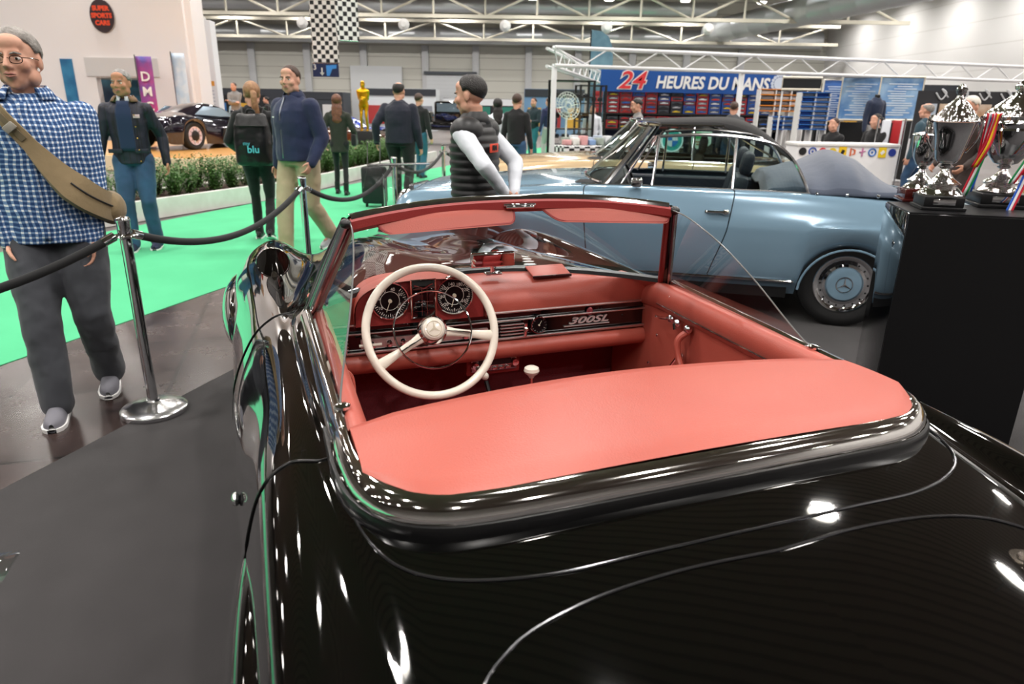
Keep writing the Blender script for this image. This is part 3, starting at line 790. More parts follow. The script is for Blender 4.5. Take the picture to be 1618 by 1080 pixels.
# rear view mirror on the dash
mi = empty('rear_view_mirror', (0.012, 2.19, 0.993)); mi.parent = road
R = Matrix.Rotation(radians(-4), 3, 'X')
b = MB(); b.box((0, 0, .032), (.160, .014, .052), R=R, bev=.007); b.build('mirror_back', CHROME, mi)
b = MB(); b.box((0, -.008, .032), (.148, .003, .042), R=Matrix.Rotation(radians(9), 3, 'X'), bev=.001); b.build('mirror_glass', mat('mirror', 'F4F2F0', .01, 1.0), mi)
b = MB(); b.tube([(0, 0, .01), (0, .0, -.012)], .01, 10); b.box((0, -.002, -.016), (.06, .032, .01), bev=.004); b.build('mirror_foot', CHROME, mi)
# round fender mirror on the driver's side
for sd in (-1,):
    f = empty('fender_mirror', RS.pt(2.72, 5.0, sd)); f.parent = road
    b = MB(); b.tube([(0, 0, -.01), (0, .02, .02)], [.014, .010], 10); b.build('mirror_stem', CHROME, f)
    RX = Matrix.Rotation(radians(100), 3, 'X')
    b = MB(); b.lathe([(.056, -.002), (.058, .004), (.061, .004), (.062, -.006), (.050, -.03), (.02, -.042), (0, -.044)], (0, -.0, .052), 36, RX); b.build('mirror_shell', CHROME, f)
    b = MB(); b.lathe([(0, .001), (.057, .0)], (0, -.0, .052), 36, RX); b.build('mirror_face', bpy.data.materials['mirror'], f)
# steering wheel
sw = empty('steering_wheel', (-.262, 1.955, .868)); sw.parent = road
TL = Matrix.Rotation(radians(62), 3, 'X')       # wheel plane leans back towards the driver
def W(x, y, z): return TL @ Vector((x, y, z))
n = 72; b = MB(); b.tube([W(.200 * cos(2 * pi * i / n), .200 * sin(2 * pi * i / n), 0) for i in range(n)], .0125, 12, closed=True, sx=1.05); b.build('wheel_rim', IVORY, sw)
b = MB(); b.tube([W(.120 * cos(2 * pi * i / n), .120 * sin(2 * pi * i / n), .018) for i in range(n)], .0032, 8, closed=True); b.build('horn_ring', CHROME, sw)
RWH = TL
b = MB(); b.lathe([(.040, -.03), (.046, .0), (.045, .012), (.038, .020), (.031, .016)], (0, 0, 0), 32, RWH); b.build('hub_ring', CHROME, sw)
b = MB(); b.lathe([(.034, .012), (.034, .024), (.028, .031), (.014, .034), (0, .035)], (0, 0, 0), 32, RWH); b.build('horn_button', IVORY, sw)
b = MB()
for a in (90, 210, 330):
    q = radians(a); b.add([W(.004 * cos(q + pi / 2), .004 * sin(q + pi / 2), .0362), W(.022 * cos(q), .022 * sin(q), .0345), W(.004 * cos(q - pi / 2), .004 * sin(q - pi / 2), .0362)], [(0, 1, 2)])
b.tube([W(.023 * cos(2 * pi * i / 30), .023 * sin(2 * pi * i / 30), .034) for i in range(30)], .0008, 4, closed=True)
b.build('star_emblem', mat('emblem_cream', 'C9BDA6', .4), sw)
for sd, a1 in ((1, -10), (-1, 208)):
    q = radians(a1); ds = (cos(q), sin(q)); nrm = (-sin(q), cos(q))
    rows = []
    for k, (rr_, hw, hh, up_) in enumerate([(.035, .018, .010, .004), (.07, .013, .009, .0), (.12, .0115, .0085, -.004), (.16, .015, .009, -.003), (.195, .018, .010, 0)]):
        row = []
        for i in range(12):
            t = 2 * pi * i / 12; c, s2 = cos(t), sin(t)
            row.append(W(ds[0] * rr_ + nrm[0] * c * hw, ds[1] * rr_ + nrm[1] * c * hw, up_ + s2 * hh))
        rows.append(row)
    b = MB(); b.grid(rows, closev=True); b.build('spoke', IVORY, sw)
    b = MB(); b.tube([W(ds[0] * r_ + nrm[0] * .002, ds[1] * r_ + nrm[1] * .002, .011) for r_ in (.04, .08, .122)], .004, 6, sy=.5); b.build('spoke_trim', CHROME, sw)
b = MB(); b.tube([W(0, 0, -.02), W(0, 0, -.34)], .022, 14); b.build('steering_column', BLACKV, sw)
# radio, levers, pedals
rad = empty('radio', (.0, 2.15, .66)); rad.parent = road
b = MB(); b.box((0, .03, 0), (.2, .08, .075), bev=.008); b.build('radio_case', DARKRED, rad)
b = MB(); b.box((0, -.014, .004), (.17, .01, .052), bev=.004); b.build('radio_face', CHROME2, rad)
b = MB(); b.box((0, -.021, .012), (.12, .004, .02)); b.build('radio_dial', GAUGE, rad, smooth=False)
b = MB()
for k in range(5): b.box((-.05 + .025 * k, -.022, -.011), (.018, .01, .012), bev=.002)
b.build('radio_key', CHROME, rad)
for x in (-.073, .073):
    b = MB(); b.lathe([(.013, 0), (.012, .02), (0, .021)], (x, -.018, .008), 14, XR); b.build('radio_knob', CHROME, rad)
gs = empty('gear_lever', (.085, 1.98, .445)); gs.parent = road
b = MB(); b.tube([(0, 0, 0), (-.002, .005, .22)], [.007, .005], 8); b.build('lever_rod', CHROME, gs)
b = MB(); b.lathe([(.008, -.012), (.012, -.004), (.024, .006), (.027, .014), (.024, .024), (.012, .030), (0, .031)], (-.002, .005, .225), 22); b.build('lever_knob', IVORY, gs)
b = MB(); b.lathe([(.05, -.03), (.035, 0), (.012, .03), (.008, .04)], (0, 0, 0), 18); b.build('lever_boot', BLACKV, gs)
hb = empty('hand_brake', (-.03, 1.95, .36)); hb.parent = road
b = MB(); b.tube([(.02, -.02, 0), (-.02, .12, .27)], [.012, .008], 8); b.build('brake_bar', BLACKV, hb)
b = MB(); b.ball((-.022, .127, .285), .014, 12, 8); b.build('brake_knob', IVORY, hb)
b = MB(); b.tube([(.04, -.06, 0), (.045, -.05, .07)], .005, 6); b.box((.046, -.045, .078), (.055, .02, .012), bev=.004); b.build('choke_lever', BLACKV, hb)
for x in (-.40, -.30, -.20):
    b = MB(); b.box((x, 2.25, .38), (.06, .02, .09), R=Matrix.Rotation(radians(-30), 3, 'X'), bev=.006); b.build('pedal', BLACKV, road)
# ================================================================ the two cabriolets
DARKCAB = mat('navy_leather', '1C2430', 0.45)
CARPETD = mat('dark_cabin_trim', '141518', 0.8)
TRIMC = mat('bright_trim', 'EAEAEC', .12, 1.0)
TEAL = glass_mat('side_glass', (.72, .82, .80), .10)
BS = Shell([
 (-1.28, [(0, .62), (.3, .62), (.5, .62), (.62, .615), (.68, .61), (.74, .60), (.79, .56), (.80, .50), (.79, .42), (.76, .34), (.70, .28)]),
 (-1.10, [(0, .84), (.3, .835), (.55, .82), (.70, .80), (.76, .80), (.81, .785), (.86, .72), (.875, .62), (.86, .46), (.83, .34), (.76, .25)]),
 (-.60, [(0, .93), (.3, .925), (.55, .905), (.70, .88), (.77, .90), (.825, .885), (.895, .76), (.91, .64), (.89, .46), (.86, .33), (.80, .23)]),
 (0.0, [(0, .97), (.3, .965), (.55, .945), (.70, .92), (.775, .945), (.83, .925), (.905, .765), (.92, .65), (.90, .46), (.865, .33), (.80, .23)]),
 (0.6, [(0, .97), (.3, .965), (.55, .955), (.70, .95), (.78, .960), (.835, .94), (.905, .765), (.915, .65), (.90, .46), (.87, .33), (.80, .22)]),
 (1.6, [(0, .98), (.3, .98), (.55, .97), (.70, .96), (.785, .965), (.84, .94), (.905, .76), (.915, .65), (.90, .46), (.87, .33), (.80, .22)]),
 (2.1, [(0, 1.0), (.3, .995), (.55, .98), (.70, .955), (.775, .95), (.84, .925), (.90, .755), (.91, .65), (.895, .46), (.87, .33), (.80, .22)]),
 (2.75, [(0, .965), (.3, .955), (.55, .93), (.69, .90), (.755, .905), (.83, .885), (.90, .74), (.91, .63), (.89, .46), (.86, .33), (.80, .22)]),
 (3.30, [(0, .91), (.3, .90), (.52, .875), (.65, .85), (.72, .865), (.80, .845), (.88, .71), (.89, .6), (.87, .46), (.84, .33), (.78, .24)]),
 (3.52, [(0, .84), (.3, .83), (.50, .81), (.62, .795), (.70, .80), (.78, .77), (.85, .67), (.86, .58), (.84, .46), (.80, .35), (.74, .26)]),
 (3.62, [(0, .60), (.3, .60), (.48, .60), (.60, .60), (.67, .60), (.73, .58), (.78, .55), (.79, .50), (.78, .44), (.75, .36), (.70, .30)]),
], arches=((0.0, .265, .325), (2.75, .265, .335)), belt=6, warp=lambda y, x: (.16 * max(0, 1 - (x / .75) ** 2) * max(0, 1 - abs(y - 2.0) / .7) if True else 0))
def cabrio(root, paint, disc, soft_top, cover, seatm):
    ys = frange(-1.28, .20, .04) + frange(.23, 2.05, .035) + frange(2.08, 3.62, .035)
    ts = frange(0, 4, .25) + frange(4.12, 10, .14)
    b = MB(); BS.surf(b, ys, ts, skip=lambda y, t: .22 < y < 1.88 and t < 4.0)
    b.build('body', paint, root, angle=60)
    for sd in (-1, 1):
        for y in (0, 2.75):
            t = wheel(root, sd * .735, y, .325, .17, sd, disc)
            R = Matrix.Rotation(radians(90) * sd, 3, 'Y'); b = MB()
            X = sd * (.735 + .17 * .575)
            for a in (90, 210, 330):
                q = radians(a); b.tube([(X, y, .325), (X - sd * .0, y + .05 * cos(q), .325 + .05 * sin(q))], [.008, .002], 5)
            b.tube([(X, y + .056 * cos(2 * pi * i / 24), .325 + .056 * sin(2 * pi * i / 24)) for i in range(24)], .004, 5, closed=True)
            b.build('star_emblem', CHROME, t)
            if paint is BLUEP and sd < 0:
                hole = None
                for i in range(18):
                    a = 2 * pi * i / 18; p_ = (sd * (.735 + .17 * .42), y + .325 * .50 * cos(a), .325 + .325 * .50 * sin(a))
                    if hole is None:
                        b = MB(); b.ball((0, 0, 0), (.004, .008, .008), 6, 4); hole = b.build('rim_hole', BLACK, t)
                        o_ = hole
                    else: o_ = hole.copy(); COL.objects.link(o_); o_.parent = t
                    o_.location = p_
            # arch lip and dark wheel housing
            b = MB(); b.tube([(sd * .895, y + .328 * cos(a), .265 + .328 * sin(a)) for a in frange(.05, pi - .05, .15)], .008, 6); b.build('arch_lip', paint, root)
            b = MB(); b.box((sd * .45, y, .42), (.6, .56, .34)); b.build('wheel_housing', BLACK, root, smooth=False)
        b = MB(); b.tube([(sd * .885, yy, .335) for yy in frange(.36, 2.38, .1)], .012, 8); b.build('sill_strip', CHROME, root)
        b = MB(); b.box((sd * .78, 1.37, .26), (.12, 1.95, .12)); b.build('rocker', BLACK, root, smooth=False)
        seam('belt_strip', [BS.pt(y, 4.02, sd) + Vector((0, 0, .006)) for y in frange(-.2, 1.98, .06)], .009, TRIMC, root)
        seam('door_seam', BS.path([(.85, 4.05), (.84, 5), (.86, 6), (.88, 7), (.94, 8), (.98, 9)], sd, .001), .004, SEAM, root)
        seam('door_seam', BS.path([(1.93, 4.2), (1.95, 5), (1.93, 6), (1.92, 7), (1.9, 8), (1.88, 9)], sd, .001), .004, SEAM, root)
        h = empty('door_handle', (0, 0, 0)); h.parent = root
        b = MB(); X = BS.pt(.98, 5.7, sd).x; b.tube([(X, .88, .815), (X + sd * .02, .90, .818), (X + sd * .022, 1.0, .818), (X, 1.03, .815)], .012, 8); b.ball((X + sd * .012, .89, .815), (.022, .030, .022)); b.build('handle_grip', CHROME, h)
        # windscreen pillar, vent window frame, side glass frame
        b = MB(); b.tube([(sd * .74, 1.80, .955), (sd * .66, 1.62, 1.20), (sd * .585, 1.50, 1.385)], [.026, .022, .02], 8, sx=1.3); b.build('windscreen_pillar', TRIMC, root)
        b = MB(); b.tube([(sd * .755, 1.68, .96), (sd * .66, 1.50, 1.27), (sd * .655, 1.46, 1.325)], .009, 8); b.tube([(sd * .765, 1.44, .96), (sd * .66, 1.42, 1.325)], .011, 8); b.build('vent_window_frame', TRIMC, root)
        fr = catmull([(sd * .66, 1.44, 1.325), (sd * .645, 1.1, 1.345), (sd * .64, .8, 1.33), (sd * .65, .58, 1.285), (sd * .68, .45, 1.18), (sd * .73, .37, 1.05), (sd * .765, .33, .965)], 5)
        b = MB(); b.tube(fr, .012, 8); b.build('window_frame', TRIMC, root)
        b = MB(); b.tube([(sd * .77, .86, .96), (sd * .645, .86, 1.335)], .011, 8); b.build('window_post', TRIMC, root)
        rows = []
        for p in fr: rows.append([(lerp(p.x, sd * .768, k / 4), p.y if p.y > .34 else p.y, lerp(p.z, .962, k / 4)) for k in range(5)])
        b = MB(); b.grid(rows); b.build('side_glass', TEAL, root)
        b = MB(); b.box((sd * .87, 1.55, 1.0), (.05, .09, .07), bev=.02); b.tube([(sd * .83, 1.55, .955), (sd * .86, 1.55, .99)], .008, 6); b.build('door_mirror', CHROME, root)
        b = MB(); b.ball((sd * .64, 3.50, .70), (.11, .09, .15), 18, 12); b.build('headlamp', CHROME, root)
        b = MB(); b.box((sd * .70, .95, .72), (.10, 1.9, .42), bev=.02); b.build('door_card', seatm, root, smooth=False)
    # windscreen
    rows = []
    for u in frange(-1, 1, .1):
        a = abs(u); rows.append([Vector((lerp(.58, .73, v) * u, lerp(1.50 + .13 * (1 - a ** 2), 1.84 + .22 * (1 - a ** 2), v), lerp(1.385 + .02 * (1 - a * a), .975 + .015 * (1 - a * a), v))) for v in frange(0, 1, .2)])
    b = MB(); b.grid(rows); b.build('windscreen_glass', TEAL, root)
    b = MB(); b.tube([r[0] for r in rows], .018, 8, sx=1.4); b.build('windscreen_header', CHROME, root)
    b = MB(); b.tube([r[-1] + Vector((0, 0, .004)) for r in rows], .014, 8); b.build('windscreen_base', CHROME, root)
    b = MB(); b.box((0, 1.9, .90), (1.4, .35, .16), bev=.05); b.build('dashboard', CARPETD, root)
    b = MB(); b.box((0, 1.1, .30), (1.4, 1.8, .04)); b.build('cabin_floor', CARPETD, root, smooth=False)
    R = Matrix.Rotation(radians(65), 3, 'X'); n = 36
    b = MB(); b.tube([R @ Vector((.2 * cos(2 * pi * i / n), .2 * sin(2 * pi * i / n), 0)) + Vector((-.36, 1.62, .92)) for i in range(n)], .012, 8, closed=True); b.tube([(-.55, 1.62, .92), (-.17, 1.62, .92)], .012, 6); b.build('steering_wheel', BLACKV, root)
    for sx in (-.36, .36):
        s_ = empty('seat', (sx, 1.0, 0)); s_.parent = root
        b = MB(); b.box((0, .14, .52), (.5, .5, .16), bev=.05); b.build('seat_cushion', seatm, s_, sub=1)
        b = MB(); b.box((0, -.17, .80), (.48, .13, .52), R=Matrix.Rotation(radians(12), 3, 'X'), bev=.05); b.build('seat_back', seatm, s_, sub=1)
        b = MB(); b.box((0, -.25, 1.13), (.27, .10, .19), R=Matrix.Rotation(radians(10), 3, 'X'), bev=.05); b.build('headrest', seatm, s_, sub=1)
    b = MB(); b.box((0, .42, .62), (1.1, .25, .5), bev=.06); b.build('rear_bench', seatm, root, sub=1)
    if soft_top:
        rows = []
        for y in frange(-.22, 1.53, .07):
            k = (1.53 - y) / 1.75
            zt = 1.40 + .045 * sin(min(1, k * 1.6) * pi * .5) if y > .55 else lerp(1.0, 1.445, sin(min(1, (y + .22) / .77) * pi / 2) ** .8)
            hw = lerp(.58, .66, min(1, k * 2)) if y > .4 else lerp(.70, .66, (y + .22) / .62)
            zs = 1.345 if y > .62 else lerp(.97, 1.345, max(0, (y + .22) / .84) ** .7)
            zs = min(zs, zt - .02)
            rows.append([(-hw, y, zs), (-hw * .96, y, lerp(zs, zt, .45)), (-hw * .82, y, lerp(zs, zt, .82)), (-hw * .45, y, zt - .008), (0, y, zt), (hw * .45, y, zt - .008), (hw * .82, y, lerp(zs, zt, .82)), (hw * .96, y, lerp(zs, zt, .45)), (hw, y, zs)])
        b = MB(); b.grid(rows); b.build('soft_top', soft_top, root, sub=1, solid=.012)
        for sd in (-1, 1):
            b = MB(); b.tube([(sd * .665, y, 1.352) for y in frange(.55, 1.5, .1)] , .010, 8); b.tube(catmull([(sd * .66, .58, 1.35), (sd * .70, .2, 1.14), (sd * .74, -.1, .985)], 5), .008, 6); b.build('roof_rail_trim', CHROME, root)
    if cover:
        hump = {-.4: .94, -.3: .99, -.2: 1.06, -.1: 1.13, .05: 1.21, .15: 1.215, .3: 1.13, .45: 1.09, .6: 1.06}
        ks = sorted(hump); rows = []
        for y in frange(-.34, .60, .04):
            z = None
            for a, c in zip(ks, ks[1:]):
                if a <= y <= c + 1e-6: z = lerp(hump[a], hump[c], (y - a) / (c - a)); break
            wv = .020 * sin(y * 19) + .010 * sin(y * 47 + 1)
            hw = .80 if y < .33 else .72
            base = .955 if y > -.45 else .93
            rows.append([(-hw - .005, y, base), (-hw, y, base + .035 + .3 * wv), (-hw * .86, y, lerp(base, z, .55) + wv), (-hw * .55, y, z - .02 + .5 * wv), (-.15, y, z + .015 - wv), (.15, y, z + .01 + wv), (hw * .55, y, z - .02 - wv * .5), (hw * .86, y, lerp(base, z, .55) - wv), (hw, y, base + .035), (hw + .005, y, base)])
        for k in (0,): rows.insert(0, [(p[0] * .97, p[1] - .05, .925) for p in rows[0]])
        rows.append([(p[0] * .98, p[1] + .03, p[2] - .12 if 1 < i < 8 else p[2] - .03) for i, p in enumerate(rows[-1])])
        b = MB(); b.grid(rows); b.build('hood_bag_cover', cover, root, sub=1, solid=.006)
        b = MB()
        for y in (-.30, -.12, .08, .28):
            for sd in (-1, 1): b.ball((sd * .815, y, .966), (.008, .012, .012), 8, 6)
        b.build('cover_stud', CHROME, root)
    b = MB(); b.tube([(-.78, 3.45, .47), (-.70, 3.72, .47), (0, 3.80, .47), (.70, 3.72, .47), (.78, 3.45, .47)], .06, 10, sy=1.0, sx=.6); b.build('front_bumper', CHROME, root)
    b = MB(); b.box((0, 3.64, .66), (.42, .06, .36), bev=.02); b.build('radiator_grille', CHROME, root)
def carroot(name, x, y, phi, label):
    return empty(name, (x, y, 0), radians(90 - phi), label, 'car')
BLUEP = mat('pale_blue_paint', '87A6BB', 0.16, 0.2, coat=1.0)
BLUED = mat('pale_blue_disc', '87A6BB', 0.2, coat=.6)
COVER = mat('slate_blue_cloth', '414A5B', 0.8, bump=.35, bscale=9, sheen=.3)
SOFT = mat('black_canvas', '121112', 0.85, bump=.2, bscale=300, sheen=.05)
blue = carroot('cabriolet', 2.63, 5.67, 14.5, 'pale blue open cabriolet with a slate cloth cover over its folded hood')
cabrio(blue, BLUEP, BLUED, None, COVER, DARKCAB)
BEIGEP = mat('cream_beige_paint', 'D9BC94', 0.16, 0.05, coat=1.0)
beige = carroot('cabriolet', 3.0, 8.4, 14.5, 'cream beige cabriolet with black soft top closed, behind the blue one')
cabrio(beige, BEIGEP, mat('cream_disc', 'D9BC94', .2, coat=.6), SOFT, None, mat('tan_leather', '5B4636', .5))
# golden beige car seen at the right edge behind the trophies
gold = carroot('saloon_car', 8.6, 5.9, 14, 'golden beige car partly hidden behind the trophies at the right edge')
b = MB(); BS.surf(b, frange(-1.28, 3.62, .06), frange(0, 10, .25)); b.build('body', mat('gold_beige_paint', 'B99A66', .16, .2, coat=1.0), gold, angle=60)
rows = []
for y in frange(.1, 1.9, .15):
    k = sin(pi * (y - .1) / 1.8) ** .45; rows.append([(-.74, y, .94), (-.72, y, .95 + .2 * k), (-.60, y, .95 + .42 * k), (0, y, .95 + .46 * k), (.60, y, .95 + .42 * k), (.72, y, .95 + .2 * k), (.74, y, .94)])
b = MB(); b.grid(rows); b.build('cabin_roof', mat('gold_beige_roof', 'B99A66', .16, .2, coat=1.0), gold)
for sd in (-1, 1):
    b = MB(); b.box((sd * .70, 1.0, 1.10), (.10, 1.3, .22), bev=.03); b.build('side_window', BLACKV, gold)
    for y in (0, 2.75): wheel(gold, sd * .755, y, .325, .17, sd, BLACK)

# ================================================================ trophy plinth
PL = mat('black_gloss_acrylic', '08090B', 0.035, coat=1.0)
PB = mat('black_satin_board', '040406', 0.35)
ZP = 1.10
pn = on_level(1436, 337, ZP); c0 = Vector((pn.x, pn.y, 0)); pr = on_level(1645, 349, ZP)
PW = .62; eR = Vector((cos(radians(-14)), sin(radians(-14)), 0)); eL = Vector((-eR.y, eR.x, 0))
ROTP = atan2(eR.y, eR.x); PD = .40
pod_ = empty('display_plinth', (c0.x + eR.x * PW / 2 + eL.x * PD / 2, c0.y + eR.y * PW / 2 + eL.y * PD / 2, 0), ROTP, 'tall black gloss plinth with three trophies on top, right of the roadster', 'plinth')
b = MB(); b.box((0, 0, ZP / 2), (PW, PD, ZP), bev=.002); b.build('plinth_box', PL, pod_)
b = MB(); b.box((.0, -PD / 2 - .004, ZP / 2), (PW - .004, .008, ZP - .004)); b.build('front_board', PB, pod_, smooth=False)
b = MB(); b.box((0, 0, ZP + .002), (PW - .01, PD - .01, .006)); b.build('top_board', PB, pod_, smooth=False)
print('PLINTH', c0, eR, PW, on_level(1385, 320, ZP))
SILV = mat('silver_cup', 'E4E2E0', 0.06, 1.0, bump=.25, bscale=70)
SILS = mat('smooth_silver_cup', 'DADADC', 0.04, 1.0)
def trophy(px, py, z, h, prof_base, prof_cup, prof_lid, basecol, base, label, lobes=0):
    w = on_level(px, py, z); t = empty('trophy', (w.x, w.y, z), ROTP, label, 'trophy')
    bw, bh = base
    b = MB(); b.box((0, 0, bh * .13), (bw * 1.12, bw * 1.12, bh * .26), bev=.004); b.box((0, 0, bh * .62), (bw, bw, bh * .76), bev=.004); b.build('base', basecol, t)
    b = MB(); b.box((0, -bw * .5 - .001, bh * .62), (bw * .55, .003, bh * .42), bev=.001); b.build('name_plate', SILS, t)
    b = MB(); b.lathe([(r * h, bh + zz * h) for r, zz in prof_base], n=36, lobes=lobes, amp=.04 if lobes else 0); b.build('stem', SILV, t)
    b = MB(); b.lathe([(r * h, bh + zz * h) for r, zz in prof_cup], n=48); b.build('cup', SILS, t)
    b = MB(); b.lathe([(r * h, bh + zz * h) for r, zz in prof_lid], n=48, lobes=24, amp=.025); b.build('lid', SILV, t)
    return t
stem = [(.20, 0), (.21, .015), (.19, .04), (.14, .09), (.17, .12), (.10, .17), (.05, .23), (.04, .27), (.07, .29), (.05, .31)]
cupA = [(.05, .31), (.09, .33), (.16, .42), (.20, .52), (.22, .62), (.235, .66), (.24, .67)]
lidA = [(.25, .67), (.265, .675), (.25, .70), (.20, .74), (.15, .79), (.09, .84), (.05, .87), (.03, .90), (.05, .92), (.06, .95), (.03, .985), (0, 1.0)]
tr2 = trophy(1480, 329, ZP + .005, .48, [(r * .95, z * .92) for r, z in stem], [(.035, .285), (.075, .30), (.105, .34), (.13, .45), (.155, .56), (.18, .66), (.185, .665)],
       [(r * .74 if r > .1 else r * .8, z) for r, z in lidA], BLACKV, (.165, .06), 'tall silver trophy with a pointed dome lid on black base, middle of three')
tr1 = trophy(1447, 317, ZP + .005, .35, stem, [(.05, .31), (.09, .33), (.14, .42), (.165, .5), (.18, .66), (.185, .72), (.2, .73)], [(.20, .73), (.19, .75), (.10, .77), (.05, .80), (.03, .84), (.07, .88), (.03, .94), (.05, .97), (0, 1)], mat('mahogany', '4A1512', .2, coat=.6), (.15, .06), 'smallest silver trophy on red-brown wooden base, left on the plinth')
tr3 = trophy(1572, 325, ZP + .005, .50, [(r * .9, z * .8) for r, z in stem], [(.05, .25), (.10, .27), (.17, .36), (.215, .48), (.23, .54), (.235, .56), (.225, .58), (.235, .60), (.24, .62)], [(.25, .62), (.235, .65), (.25, .68), (.24, .72), (.19, .77), (.13, .82), (.07, .87), (.035, .905), (.06, .92), (.065, .95), (.03, .985), (0, 1)], BLACKV, (.20, .065), 'largest silver trophy hung with coloured ribbons, right on the plinth')
for t in (tr2, tr3):
    for sd in (-1, 1):
        b = MB()
        s_ = .48 if t is tr2 else .50; r0 = (.185 if t is tr2 else .245) * s_
        b.tube(catmull([(sd * r0, 0, .06 + .66 * s_), (sd * (r0 + .02), 0, .06 + .68 * s_), (sd * (r0 + .012), 0, .06 + .52 * s_), (sd * r0 * .75, 0, .06 + .40 * s_)], 5), .005, 8)
        b.build('handle', SILS, t)
RIB = {'red': mat('ribbon_red', 'C8102E', .5), 'white': mat('ribbon_white', 'F2F2F2', .5), 'blue': mat('ribbon_blue', '1C5BC7', .5), 'green': mat('ribbon_green', '128A4B', .5), 'yellow': mat('ribbon_yellow', 'F2C21A', .5), 'black': BLACK}
def ribbon(parent, pts, cols, w=.010, R=None):
    P = catmull(pts, 6); n = len(cols); mb = MB()
    mats = [RIB[c] for c in cols]
    for k in range(n):
        mb.cm = k; rows = []
        for i, p in enumerate(P):
            tw = sin(i * .35) * .5; d = Vector((cos(tw), sin(tw), 0)) * w
            rows.append([p + d * (k - n / 2), p + d * (k + 1 - n / 2)])
        mb.grid(rows)
    return mb.build('ribbon', mats, parent, solid=.0006, fixn=False)
for i, (x0, y0, x1, z1, cols) in enumerate([(-.085, -.06, -.13, .04, ('red', 'white', 'green')), (-.09, -.03, -.105, .05, ('red', 'white', 'blue')), (-.08, -.07, -.12, .14, ('red', 'yellow', 'red')),
        (.055, -.09, -.005, .09, ('green', 'white', 'red')), (.07, -.085, -.01, -.045, ('blue', 'white', 'red')), (.08, -.08, .06, .10, ('red', 'white', 'green')), (.06, -.09, .02, .12, ('black', 'red', 'yellow')), (.09, -.05, .10, .10, ('red', 'white', 'blue'))]):
    ribbon(tr3, [(x0 * 1.35, y0 * 1.35, .42), (lerp(x0, x1, .1) * 1.35, y0 * 1.4, .37), (lerp(x0, x1, .5) * 1.35 + .006, y0 * 1.55, lerp(.37, z1 * 1.35, .5)), (x1 * 1.35, y0 * 1.5 - (.04 if z1 < 0 else 0), z1 * 1.3)], cols, w=.0095)

# ================================================================ rope barrier
VELV = mat('black_velvet', '08080A', 0.85, sheen=.08)
BASEM = mat('brushed_steel_base', 'E2E2E4', .2, 1.0)
def stanchion(px, py, lab, hide=False, loc=None):
    w = loc or on_level(px, py, 0)
    t = empty('rope_post', (w.x, w.y, .003), 0.3, lab, 'post')
    b = MB(); b.lathe([(0, .0), (.158, .0), (.16, .008), (.16, .022), (.152, .03), (.10, .042), (.05, .055), (.034, .062), (.03, .07)], n=48); b.build('base', BASEM, t)
    b = MB(); b.tube([(0, 0, .06), (0, 0, .93)], .0255, 28); b.build('pole', CHROME, t)
    b = MB(); b.lathe([(.028, .90), (.034, .905), (.034, .915), (.030, .92), (.030, .975), (.033, .98), (.033, .992), (.028, 1.0), (.012, 1.004), (0, 1.004)], n=28); b.build('finial', CHROME, t)
    b = MB(); b.tube([(.048 * cos(a), .048 * sin(a), .912) for a in frange(0, 2 * pi, .22)], .006, 8)
    for k in range(4):
        a = k * pi / 2; b.ball((.05 * cos(a), .05 * sin(a), .912), .011, 8, 6)
    b.build('hook_ring', CHROME, t)
    return t, Vector((w.x, w.y, .915))
def rope(a, c, sag, lab, r=.020, na=0.055):
    a, c = Vector(a), Vector(c); d = (c - a); d.z = 0; d.normalize()
    a = a + d * na; c = c - d * na; n = 26
    pts = [a.lerp(c, i / n) - Vector((0, 0, sag * 4 * (i / n) * (1 - i / n))) for i in range(n + 1)]
    t = empty('barrier_rope', tuple(a), 0, lab, 'rope')
    L = [p - a for p in pts]
    b = MB(); b.tube(L, r, 14); b.build('velvet_rope', VELV, t)
    for i, j in ((0, 2), (-1, -3)):
        b = MB(); b.tube([L[i] - (L[j] - L[i]) * .05, L[i] + (L[j] - L[i]) * .35], r * 1.12, 14); b.tube([L[i] - d * (.035 if i == 0 else -.035), L[i]], .008, 8); b.build('end_clip', CHROME, t)
S1, P1 = stanchion(245, 650, 'chrome rope post nearest the camera, standing beside the checked-shirt man')
S2, P2 = stanchion(0, 0, 'chrome rope post between the roadster wing and the man in the navy jacket', loc=Vector((-1.60, 5.25, 0)))
S3, P3 = stanchion(0, 0, 'chrome rope post just left of the blue cabriolet nose', loc=Vector((-1.28, 7.45, 0)))
S4, P4 = stanchion(0, 0, 'chrome rope post farthest back, beyond the man in the padded gilet', loc=Vector((-1.0, 9.9, 0)))
rope(P1, P2, .17, 'black velvet rope sagging from nearest post to the second post')
rope(P2, P3, .20, 'black velvet rope between the second and third posts')
rope(P3, P4, .16, 'black velvet rope behind the blue cabriolet nose')
E5 = Vector((-3.05, 1.75, .915))
rope(E5, P1, .20, 'black velvet rope running from nearest post out of the left edge')
rope(P4, (-.55, 12.6, .915), .18, 'black velvet rope leaving the farthest post towards the back')
# clear acrylic sign stands
ACR = glass_mat('acrylic', (.95, .97, .97), .12)
w = on_level(612, 316, .62)
sg = empty('sign_stand', (w.x, w.y - .1, 0), .5, 'clear acrylic info sign on thin post in front of blue cabriolet nose', 'sign')
Rt = Matrix.Rotation(radians(-50), 3, 'X')
b = MB(); b.box((.12, 0, .86), (.62, .3, .008), R=Rt @ Matrix.Rotation(radians(0), 3, 'Z'), bev=.002); b.build('acrylic_panel', ACR, sg)
b = MB(); b.tube([(.12 - .31, -.1, .98), (.12 + .31, -.1, .98)], .012, 8); b.build('panel_edge', CHROME2, sg)
b = MB(); b.tube([(0, 0, .01), (0, 0, .84)], .014, 10); b.lathe([(0, 0), (.14, 0), (.14, .012), (.02, .018)], n=28); b.build('sign_post', CHROME2, sg)
